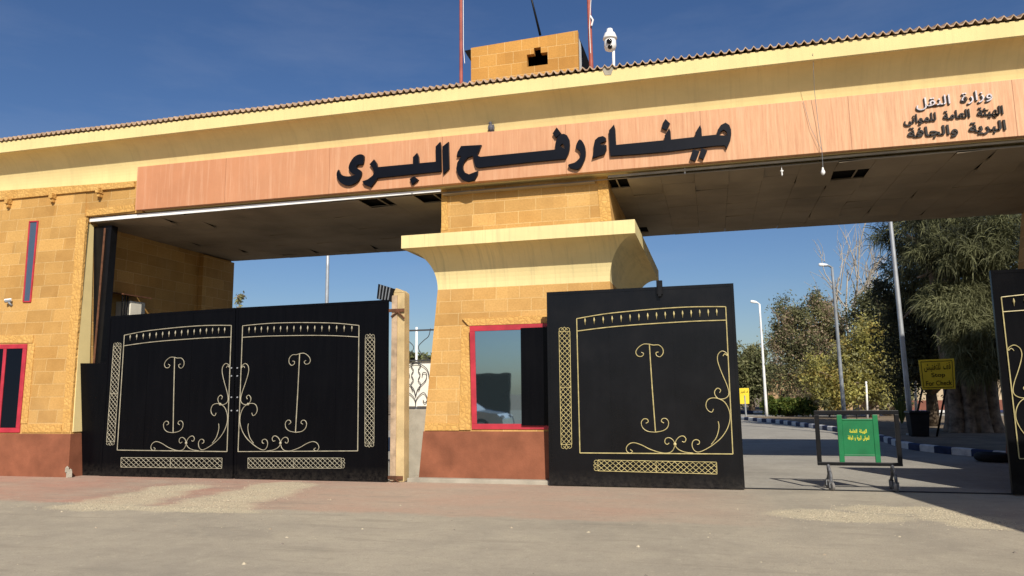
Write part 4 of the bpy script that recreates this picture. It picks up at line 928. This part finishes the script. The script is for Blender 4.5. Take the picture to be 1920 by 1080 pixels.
# street lamps
def street_lamp(label, base, top, head, r0, r1, mat):
    s = thing('street_lamp', label, 'street lamp', tuple(base), 'street lamps along the road')
    b, t_ = Vector(base), Vector(top); mb = MB(); n = 8
    mb.tube([b.lerp(t_, i/n) for i in range(n+1)], [lerp(r0, r1, i/n) for i in range(n+1)], 10); mb.build('pole', mat, s, smooth=True)
    mb = MB(); mb.tube([b, b+Vector((0, 0, .05))], r0*1.9, 10); mb.build('base_plate', M['galv'], s)
    if head:
        h = Vector(head); mb = MB(); d = h-t_; mb.tube([t_+Vector((0, 0, -.02)), t_+d*.25+Vector((0, 0, .05)), t_+d*.6], r1*.8, 8); mb.build('arm', mat, s, smooth=True)
        mb = MB(); a = t_+d*.3+Vector((0, 0, .05)); mb.tube([a, a+(h-a)*.2, a+(h-a)*.85, h], [.05, .075, .085, .05], 8, flat=.6); mb.build('lamp_head', M['white'], s, smooth=True)
    return s
yA = 25.9; street_lamp('tall white lamp pole before the dark tree, its top hidden by the gate ceiling', (at(1708, 795, yA).x, yA, .14), (at(1660, 330, yA).x, yA, 9.6), (at(1660, 330, yA).x-.9, yA, 9.75), .085, .055, M['galv'])
pB = at(1560, 501, 38); street_lamp('grey street lamp in front of the bare tree and the round green trees', (at(1584, 792, 38).x, 38, 0.14), (pB.x, 38, pB.z), tuple(at(1535, 496, 38)), .10, .06, M['grey_paint'])
pC = at(1424, 570, 43.4); street_lamp('white street lamp left of the hedge, farthest along the kerb', (at(1438, 785, 43.4).x, 43.4, 0), (pC.x, 43.4, pC.z), tuple(at(1407, 565, 43.4)), .085, .05, M['white'])
pD = at(615, 470, 35); street_lamp('grey street lamp pole rising behind the closed left gate', (pD.x, 35, 0), (pD.x, 35, 9.5), (pD.x-1, 35, 9.6), .12, .085, M['galv'])
q = at(781, 640, 30); mb = MB(); mb.tube([(q.x, 30, 0), (q.x, 30, at(781, 622, 30).z+.2)], .055, 8); tag(mb.build('pole', M['white'], smooth=True), 'pale pole seen through the grille beside the stone column', 'pole')
for Y, a, b, lb in ((33, (1713, 610), (1717, 779), 'thin white pole standing just right of the tall white lamp pole'), (40, (1624, 715), (1627, 790), 'short white pole under the yellow green trees')):
    p, q = at(*a, Y), at(*b, Y); mb = MB(); mb.tube([(q.x, Y, .1), (p.x, Y, p.z)], .05, 8); tag(mb.build('marker_pole', M['white'], smooth=True), lb, 'pole')

# ------------------------------------------------------------------ vegetation
def quads_obj(name, V, mi, mats, parent):
    n = len(V)//4; me = bpy.data.meshes.new(name)
    me.vertices.add(len(V)); me.vertices.foreach_set('co', np.asarray(V, np.float32).ravel())
    me.loops.add(len(V)); me.loops.foreach_set('vertex_index', np.arange(len(V), dtype=np.int32))
    me.polygons.add(n); me.polygons.foreach_set('loop_start', np.arange(0, len(V), 4, dtype=np.int32)); me.polygons.foreach_set('loop_total', np.full(n, 4, np.int32))
    for m in mats: me.materials.append(m)
    me.polygons.foreach_set('material_index', np.asarray(mi, np.int32)); me.update(calc_edges=True); me.validate()
    o = bpy.data.objects.new(name, me); COL.objects.link(o); 
    if parent: attach(o, parent)
    return o
def blob(px, py, Y, rpx, sq=1.0): c = at(px, py, Y); return (c.x, c.y, c.z, rpx*Y/FPX, sq)
def leafy(parent, blobs, n, size, mats, clump=.30, weights=None, up=.0):
    vol = np.array([b[3]**2 for b in blobs]); vol = vol/vol.sum(); Vs = []; Ms = []
    for b, fr in zip(blobs, vol):
        c = np.array(b[:3]); r = b[3]; k = max(6, int(26*fr*len(blobs))); nb = int(n*fr)
        d = RNG.normal(size=(k, 3)); d /= np.linalg.norm(d, axis=1)[:, None]; rad = RNG.uniform(.45, 1.05, (k, 1))
        cc = c + d*rad*r*np.array([1, 1, b[4]]); cm = RNG.choice(len(mats), k, p=weights)
        idx = RNG.integers(0, k, nb); ctr = cc[idx] + RNG.normal(size=(nb, 3))*r*clump*RNG.uniform(.5, 1.1, (nb, 1))
        a = RNG.normal(size=(nb, 3)); a /= np.linalg.norm(a, axis=1)[:, None]; q = RNG.normal(size=(nb, 3)); bb = np.cross(a, q); bb /= np.linalg.norm(bb, axis=1)[:, None]+1e-9
        s = size*RNG.uniform(.6, 1.4, (nb, 1)); L = a*s; Wd = bb*s*.42
        V = np.stack([ctr-L, ctr+Wd-L*.1, ctr+L, ctr-Wd-L*.1], 1).reshape(-1, 3); Vs.append(V)
        m = cm[idx]; fl = RNG.random(nb) < .18; m = np.where(fl, RNG.choice(len(mats), nb, p=weights), m); Ms.append(m)
    return quads_obj('crown', np.concatenate(Vs), np.concatenate(Ms), mats, parent)
def limbs(parent, base, blobs, r, mat, bend=.3, extra=0, name='trunk'):
    mb = MB(); b = Vector(base)
    cz = min(q[2] for q in blobs); fork = Vector((b.x+random.uniform(-.1, .1), b.y, lerp(b.z, cz, .55)))
    mb.tube([b, b.lerp(fork, .5)+Vector((random.uniform(-.08, .08), 0, 0)), fork], [r*1.25, r, r*.85], 9)
    for q in blobs:
        c = Vector(q[:3]); mid = fork.lerp(c, .5)+Vector((random.uniform(-1, 1), random.uniform(-1, 1), random.uniform(.1, .6)))*bend
        mb.tube(spline([fork, mid, c], 3), [r*.62*(1-.75*i/6) for i in range(7)], 6)
        for k in range(extra):
            e = c+Vector((random.gauss(0, 1), random.gauss(0, 1), random.gauss(.2, .8)))*q[3]*.7
            mb.tube(spline([mid, mid.lerp(e, .5)+Vector((0, 0, .2)), e], 3), [r*.3*(1-.85*i/6) for i in range(7)], 5)
    return mb.build(name, mat, parent, smooth=True, uv=False)
def tree(label, base, blobs, n, size, mats, r, bark, weights=None, group='trees beyond the gate', extra=2, clump=.30, name='tree', cat='tree'):
    t = thing(name, label, cat, base, group); limbs(t, base, blobs, r, bark, extra=extra); leafy(t, blobs, n, size, mats, clump, weights); return t
LF = LEAF
Y = 48
tree('grey olive tree with russet tinge, leftmost of the round trees, above the tan building', (at(1508, 770, Y).x, Y, .05),
     [blob(1495, 590, Y, 32), blob(1540, 575, Y, 30), blob(1480, 640, Y, 34), blob(1530, 640, Y, 42), blob(1500, 700, Y, 44), blob(1545, 710, Y, 40), blob(1470, 610, 48.5, 20), blob(1560, 620, 48.5, 26)],
     34000, .085, [LF['olive'], LF['olive_dark'], LF['russet']], .22, M['bark'], [.45, .3, .25])
Y = 41
tree('yellow green bushy tree in the middle, just right of the grey lamp post', (at(1640, 778, Y).x, Y, .1),
     [blob(1545, 705, Y, 34), blob(1580, 720, Y, 40), blob(1620, 700, Y, 40), blob(1650, 680, Y, 34), blob(1625, 640, Y, 34), blob(1600, 670, 41.5, 36), blob(1655, 725, Y, 28), blob(1560, 740, Y, 26)],
     32000, .08, [LF['yellowgreen'], LF['olive'], LF['yellow_dry']], .20, M['bark'], [.5, .3, .2])
Y = 46
tree('dark green tree between the bare branches and the tall white pole', (at(1665, 778, Y).x, Y, .05), [blob(1645, 590, Y, 44), blob(1690, 600, Y, 46), blob(1665, 650, Y, 46), blob(1700, 680, Y, 44), blob(1625, 565, Y, 24), blob(1690, 720, Y, 40)],
     26000, .09, [LF['olive_dark'], LF['needle_dark'], LF['olive']], .25, M['bark'], [.5, .3, .2])
tree('green tree at the left end behind the far yellow sign', (at(1410, 775, 58).x, 58, .05), [blob(1405, 690, 58, 26), blob(1420, 670, 58, 22), blob(1400, 720, 58, 28), blob(1425, 715, 58, 22), blob(1385, 680, 58, 26)], 14000, .12, [LF['mid'], LF['olive'], LF['olive_dark']], .2, M['bark_dark'])
tree('small distant dark tree in the gap beside the farthest lamp', (at(1452, 775, 66).x, 66, .05), [blob(1445, 698, 66, 12), blob(1458, 704, 66, 12)], 1800, .17, [LF['olive_dark'], LF['mid']], .12, M['bark_dark'])
tree('reddish leaved tree top showing behind the closed left gate', (at(450, 780, 45).x, 45, 0), [blob(452, 560, 45, 12), blob(449, 590, 45, 16), blob(455, 640, 45, 30)], 1500, .13, [LF['russet'], LF['olive']], .12, M['bark_dark'])
tree('low dark tree line seen through the iron grille', (at(790, 770, 40).x, 40, 0), [blob(770, 672, 40, 14), blob(795, 676, 40, 14), blob(820, 674, 40, 14), blob(790, 690, 40, 20)], 2500, .13, [LF['olive_dark'], LF['mid']], .1, M['bark_dark'])
for k, (x, y, h, lb) in enumerate(((-3.5, 62, 5.0, 'broad olive tree far behind the left end of the open road'), (-9, 66, 6.2, 'tall olive tree far behind the closed gate leaves'), (-16, 64, 4.4, 'low olive tree far behind the left wall'))):
    tree(lb, (x, y, .05), [(x+random.uniform(-1.2, 1.2), y+random.uniform(-1, 1), h*random.uniform(.45, .9), h*.26, 1.0) for _ in range(7)], 6000, .15, [LF['olive'], LF['mid'], LF['olive_dark']], .2, M['bark_dark'])
# bare tree
BT = thing('bare_tree', 'leafless pale tree with upswept branches behind the grey lamp post', 'tree', (at(1606, 775, 49).x, 49, .05), 'trees beyond the gate'); mb = MB(); Y = 49
def branch(p, q, r, lvl):
    p, q = Vector(p), Vector(q); mid = p.lerp(q, .5)+Vector((random.gauss(0, .12), random.gauss(0, .12), random.gauss(0, .06)))*(q-p).length*.5
    mb.tube(spline([p, mid, q], 3), [lerp(r, r*.4, i/6) for i in range(7)], 5, caps=False)
    if lvl > 0:
        for k in range(5):
            t = random.uniform(.25, 1); s = p.lerp(q, t); d = (q-p)
            e = s+Vector((d.x*.35+random.gauss(0, .30)*d.length*.6, random.gauss(0, .25)*d.length*.5, abs(d.z)*random.uniform(.25, .55)))
            branch(s, e, r*.45, lvl-1)
bb = Vector((at(1606, 775, Y).x, Y, 0)); fk = at(1600, 690, Y)
mb.tube([bb, bb.lerp(fk, .5), fk], [.2, .17, .14], 8)
for px, py in ((1572, 520), (1590, 505), (1610, 500), (1632, 505), (1648, 530), (1560, 560), (1625, 560)): branch(fk, at(px, py, Y+random.uniform(-.8, .8)), .085, 2)
mb.build('branches', M['twig'], BT, uv=False)
# casuarina: thick fluted trunk, drooping needle sprays
CA = thing('casuarina_tree', 'huge casuarina with drooping needle sprays and thick fluted pale trunk beside the right gate leaf', 'tree', (8.1, 27.6, .15), 'trees beyond the gate')
mb = MB(); random.seed(11)
for k in range(10):
    a = k/10*2*math.pi; bx_, by_ = 8.15+.62*math.cos(a), 27.7+.45*math.sin(a); r = random.uniform(.16, .26)
    tx = 8.1+.75*math.cos(a)+random.uniform(-.15, .15); ty = 27.7+.5*math.sin(a)
    pts = [(bx_+.12*math.cos(a), by_+.1*math.sin(a), .05), (bx_, by_, .7), (lerp(bx_, tx, .5), lerp(by_, ty, .5), 2.2), (tx, ty, 3.8), (tx+random.uniform(-.5, .7), ty, 5.8)]
    mb.tube(spline(pts, 4), [lerp(r*1.25, r*.55, i/16) for i in range(17)], 8)
mb.lathe((8.15, 27.7, .1), [(.62, 0), (.55, 1), (.55, 2.6), (.6, 4)], 12)
for px, py in ((1700, 440), (1760, 400), (1850, 420), (1900, 450), (1720, 520), (1860, 560), (1690, 600)):
    e = at(px, py, 27.5+random.uniform(-1, 1)); mb.tube(spline([(8.1, 27.7, 3.6), Vector((8.1, 27.7, 4.2)).lerp(e, .5)+Vector((0, 0, .5)), e], 4), [lerp(.16, .03, i/8) for i in range(9)], 6)
mb.build('trunk', M['bark'], CA, smooth=True, uv=False)
def sprays(parent, blobs, n, length, width, mats, weights, name='crown'):
    Vs = []; Ms = []; vol = np.array([b[3]**2 for b in blobs]); vol /= vol.sum()
    for b, fr in zip(blobs, vol):
        nb = int(n*fr); c = np.array(b[:3]); r = b[3]; k = max(10, int(nb/34)); d = RNG.normal(size=(k, 3)); d /= np.linalg.norm(d, axis=1)[:, None]
        cc = c+d*RNG.uniform(.3, 1.05, (k, 1))*r; out = d.copy(); cm = RNG.choice(len(mats), k, p=weights)
        idx = RNG.integers(0, k, nb); p0 = cc[idx]+RNG.normal(size=(nb, 3))*r*.10
        dr = out[idx]*.45+RNG.normal(size=(nb, 3))*.5; dr[:, 2] += .1; dr /= np.linalg.norm(dr, axis=1)[:, None]
        Ls = length*RNG.uniform(.6, 1.3, (nb, 1)); side = np.cross(dr, RNG.normal(size=(nb, 3))); side /= np.linalg.norm(side, axis=1)[:, None]+1e-9
        side *= width*RNG.uniform(.6, 1.3, (nb, 1)); down = np.array([0, 0, -1.0])
        p1 = p0+dr*Ls*.4; p2 = p1+(dr*.8+down*.28)*Ls*.4; p3 = p2+(dr*.55+down*.65)*Ls*.45
        for u, v, s0, s1 in ((p0, p1, .6, 1), (p1, p2, 1, .8), (p2, p3, .8, .25)):
            Vs.append(np.stack([u-side*s0, u+side*s0, v+side*s1, v-side*s1], 1).reshape(-1, 3)); Ms.append(cm[idx])
    return quads_obj(name, np.concatenate(Vs), np.concatenate(Ms), mats, parent)
NB = [blob(1780, 470, 27, 50), blob(1830, 470, 26.6, 46), blob(1740, 470, 27.4, 40), blob(1700, 440, 29, 50), blob(1760, 420, 28, 62), blob(1850, 420, 27, 66), blob(1905, 450, 26.5, 60), blob(1720, 500, 29.5, 52), blob(1800, 500, 28.5, 60), blob(1880, 520, 27, 52), blob(1780, 340, 28, 80), blob(1870, 330, 27.5, 80), blob(1690, 380, 29, 50)]
sprays(CA, NB, 30000, .46, .013, [LF['needle'], LF['needle_dark'], LF['needle_pale']], [.5, .3, .2])
ND = [blob(1730, 560, 30.5, 56), blob(1700, 620, 31, 50), blob(1760, 620, 30.5, 58), blob(1800, 570, 30.5, 56), blob(1740, 680, 31, 48), blob(1700, 690, 31.5, 40), blob(1790, 660, 31, 46), blob(1850, 600, 30, 56), blob(1900, 600, 30, 50), blob(1660, 545, 31, 26)]
DT = thing('dense_tree', 'dense tree, leaves darkened for shade, filling the gap between white lamp pole and casuarina', 'tree', (at(1745, 790, 32).x, 32, .15), 'trees beyond the gate')
limbs(DT, (at(1745, 790, 32).x, 32, .15), ND, .22, M['bark_dark'], extra=1); leafy(DT, ND, 30000, .075, [LF['needle_dark'], LF['olive_dark']], .32, [.75, .25])  # shade of this gap is put into the near-black leaf colour
NL = [blob(1800, 640, 26.4, 26), blob(1830, 690, 26.4, 18), blob(1790, 590, 26.5, 30), blob(1760, 560, 26.8, 26), blob(1820, 600, 26.5, 34), blob(1850, 630, 26.3, 36), blob(1835, 560, 26.6, 36), blob(1880, 640, 26.3, 30), blob(1850, 670, 26.3, 22), blob(1885, 690, 26.4, 20), blob(1810, 560, 26.8, 26)]
sprays(CA, NL, 15000, .46, .012, [LF['needle_pale'], LF['needle']], [.6, .4], 'lower_spray')
# hedge, shrubs, young palm
def shrub(name, label, cat, base, blobs, n, size, mats, group=None, weights=None):
    t = thing(name, label, cat, base, group); leafy(t, blobs, n, size, mats, .22, weights).name = 'foliage'
    mb = MB()
    for b in blobs: mb.tube([base, (b[0], b[1], b[2])], [.04, .02], 5)
    mb.build('stem', M['bark_dark'], t, uv=False); return t
hb_ = [blob(1441+i*10, 763, 45, 13) for i in range(9)]
shrub('hedge', 'clipped bright green hedge in front of the tan building', 'hedge', (at(1480, 782, 45).x, 45, 0), hb_ + [blob(1446+i*10, 754, 45, 8) for i in range(8)], 7000, .10, [LF['hedge'], LF['hedge_top']], None, [.55, .45])
shrub('dry_shrub', 'pale straw coloured shrub just right of the green hedge', 'shrub', (at(1524, 778, 45).x, 45, 0), [blob(1521, 748, 45, 9), blob(1528, 755, 45, 9), blob(1523, 764, 45, 8)], 900, .12, [LF['pale']], 'dry shrubs along the far kerb')
shrub('dry_shrub', 'spreading dry shrub with reddish base left of the grey lamp post', 'shrub', (at(1555, 778, 45).x, 45, 0), [blob(1550, 755, 45, 9), blob(1562, 752, 45, 9), blob(1557, 764, 45, 9)], 800, .12, [LF['pale'], LF['russet']], 'dry shrubs along the far kerb')
t = thing('young_palm', 'small upright palm shrub behind the tall white lamp pole', 'shrub', (at(1690, 782, 34).x, 34, .14)); mb = MB()
for k in range(26):
    a = random.uniform(0, 6.28); h = random.uniform(.7, 1.35); o_ = random.uniform(.1, .5); b0 = Vector((at(1690, 782, 34).x, 34, .14))
    mb.tube(spline([b0, b0+Vector((math.cos(a)*o_*.4, math.sin(a)*o_*.4, h*.6)), b0+Vector((math.cos(a)*o_, math.sin(a)*o_, h))], 3), [.02, .035, .04, .04, .03, .02, .004], 4, flat=.3)
mb.build('fronds', LF['palm'], t, uv=False)

# ------------------------------------------------------------------ far buildings
def building(label, x0, x1, y, d, h, wallm, wins, parapet=None, dado=None):
    b = thing('building', label, 'building', ((x0+x1)/2, y, 0)); mb = MB(); mb.box(x0, x1, y, y+d, -.2, h); mb.build('wall', wallm, b)
    if parapet: mb = MB(); mb.box(x0-.15, x1+.15, y-.15, y+d, h+.001, h+parapet); mb.box(x0-.25, x1+.25, y-.25, y+d, h+parapet+.001, h+parapet+.16); mb.build('parapet', M['wall_far_brown'], b)
    if dado: mb = MB(); mb.box(x0, x1, y-.02, y-.001, -.2, dado); mb.build('dado', M['wall_far_red'], b)
    for (wx0, wx1, wz0, wz1) in wins:
        mb = MB(); mb.box(wx0-.06, wx1+.06, y-.05, y-.003, wz0-.06, wz1+.06); f = mb.build('window', M['wall_far_brown'], b)
        mb = MB(); mb.box(wx0, wx1, y-.06, y-.051, wz0, wz1); mb.build('pane', M['glass_dark'], f)
    return b
Y = 60; wz = lambda y: at(1470, y, Y).z; wxx = lambda x: at(x, 740, Y).x
building('low tan building with brown parapet behind the hedge', wxx(1440), wxx(1672), Y, 8, wz(716), M['wall_far'], [(wxx(1464), wxx(1470), wz(749), wz(733)), (wxx(1472), wxx(1478), wz(749), wz(733)), (wxx(1560), wxx(1568), wz(755), wz(733)), (wxx(1610), wxx(1618), wz(755), wz(733))], wz(699)-wz(716)-.16)
Y = 56; wz = lambda y: at(1760, y, Y).z; wxx = lambda x: at(x, 740, Y).x
building('long pale building with red brown dado behind the stop sign', wxx(1690), wxx(1990), Y, 8, wz(690), M['wall_far_pale'], [(wxx(1770), wxx(1775), wz(753), wz(743))], .35, .75)
# striped barrier of the right background
# unseen slab on posts, added and shaped to shade the right of the forecourt
CN = thing('shadow_canopy', 'added unseen concrete slab on two posts, casting the forecourt shadow', 'canopy', (8, 5, 0))
H = 5.5; ax_, ay_ = 2.42+.535*H, 13.72-1.174*H; dx_, dy_ = .196, -.98
b4 = [(ax_, ay_), (ax_+14, ay_), (ax_+14+dx_*9, ay_+dy_*9), (ax_+dx_*9, ay_+dy_*9)]
mb = MB(); mb.poly([(x, y, H-.3) for x, y in b4]+[(x, y, H) for x, y in b4], [(0, 1, 2, 3), (7, 6, 5, 4), (0, 4, 5, 1), (1, 5, 6, 2), (2, 6, 7, 3), (3, 7, 4, 0)]); mb.build('slab', M['concrete'], CN)
for yy in (4.5, -1): mb = MB(); mb.box(12, 12.5, yy, yy+.5, 0, H-.301); mb.build('post', M['concrete'], CN)

# ------------------------------------------------------------------ across the forecourt, seen mirrored in the booth window
def mirrored(x, y, Yr): p = at(x, y, 2*13.13-Yr); return Vector((p.x, Yr, p.z))
a, b = mirrored(860, 702, -7), mirrored(955, 702, -7)
HD = thing('hoarding', 'tall black sheet hoarding across the forecourt, mirrored in the booth window', 'fence', ((a.x+b.x)/2, -7, 0))
mb = MB(); mb.box(a.x-3, b.x, -7.1, -7, 0, a.z); mb.build('panel', M['gate'], HD)
mb = MB(); mb.box(a.x-3, b.x, -6.99, -6.95, a.z-.08, a.z); mb.box(b.x-.06, b.x, -6.99, -6.95, 0, a.z-.081); mb.build('frame', M['black'], HD)
cxr = mirrored(952, 780, -1.6).x; CR = thing('parked_car', 'silver saloon car parked across the forecourt, mirrored in the booth window', 'car', (cxr-2.1, -1.6, 0))
side = [(0, .35), (.03, .62), (.25, .78), (1.15, .92), (1.75, 1.36), (2.9, 1.42), (3.6, 1.02), (4.2, .95), (4.3, .6), (4.28, .35)]
mb = MB(); n = len(side); V = []
for yy, k in ((-2.45, 0), (-2.4, 1), (-.85, 1), (-.8, 0)):
    for x, z in side: V.append((cxr-x, yy, z if k or z < .9 else .9+(z-.9)*.9))
F = [tuple(range(n)), tuple(range(4*n-1, 3*n-1, -1))]
for j in range(3):
    for i in range(n): F.append((j*n+i, j*n+(i+1) % n, (j+1)*n+(i+1) % n, (j+1)*n+i))
mb.poly(V, F); body = mb.build('body', plain('silver car paint', (.5, .52, .54), .1, 3, .25, .6, .6, 0), CR, bevel=.03)
for L in ([(1.3, .97), (1.8, 1.32), (2.3, 1.36), (2.3, .97)], [(2.36, .97), (2.36, 1.36), (2.85, 1.37), (3.45, 1.0)]):
    mb = MB(); mb.poly([(cxr-x, -.79, z) for x, z in L]+[(cxr-x, -.815, z) for x, z in L], [(0, 1, 2, 3), (7, 6, 5, 4), (0, 4, 5, 1), (1, 5, 6, 2), (2, 6, 7, 3), (3, 7, 4, 0)]); mb.build('side_window', M['glass_dark'], body)
for x in (.85, 3.4):
    for yy in (-2.4, -.86):
        mb = MB(); mb.lathe((cxr-x, yy, .32), [(.2, -.09), (.31, -.09), (.32, 0), (.31, .09), (.2, .09)], 20, axis='Y'); wh = mb.build('wheel', M['rubber'], CR)
        mb = MB(); mb.lathe((cxr-x, yy, .32), [(.19, -.095), (.05, -.08), (.05, .08), (.19, .095)], 16, axis='Y'); mb.build('rim', M['galv'], wh)
for yy in (-2.2, -1.05): mb = MB(); mb.ball((cxr-.06, yy, .68), .10, .12, .07, 8); mb.build('headlight', M['white'], body)
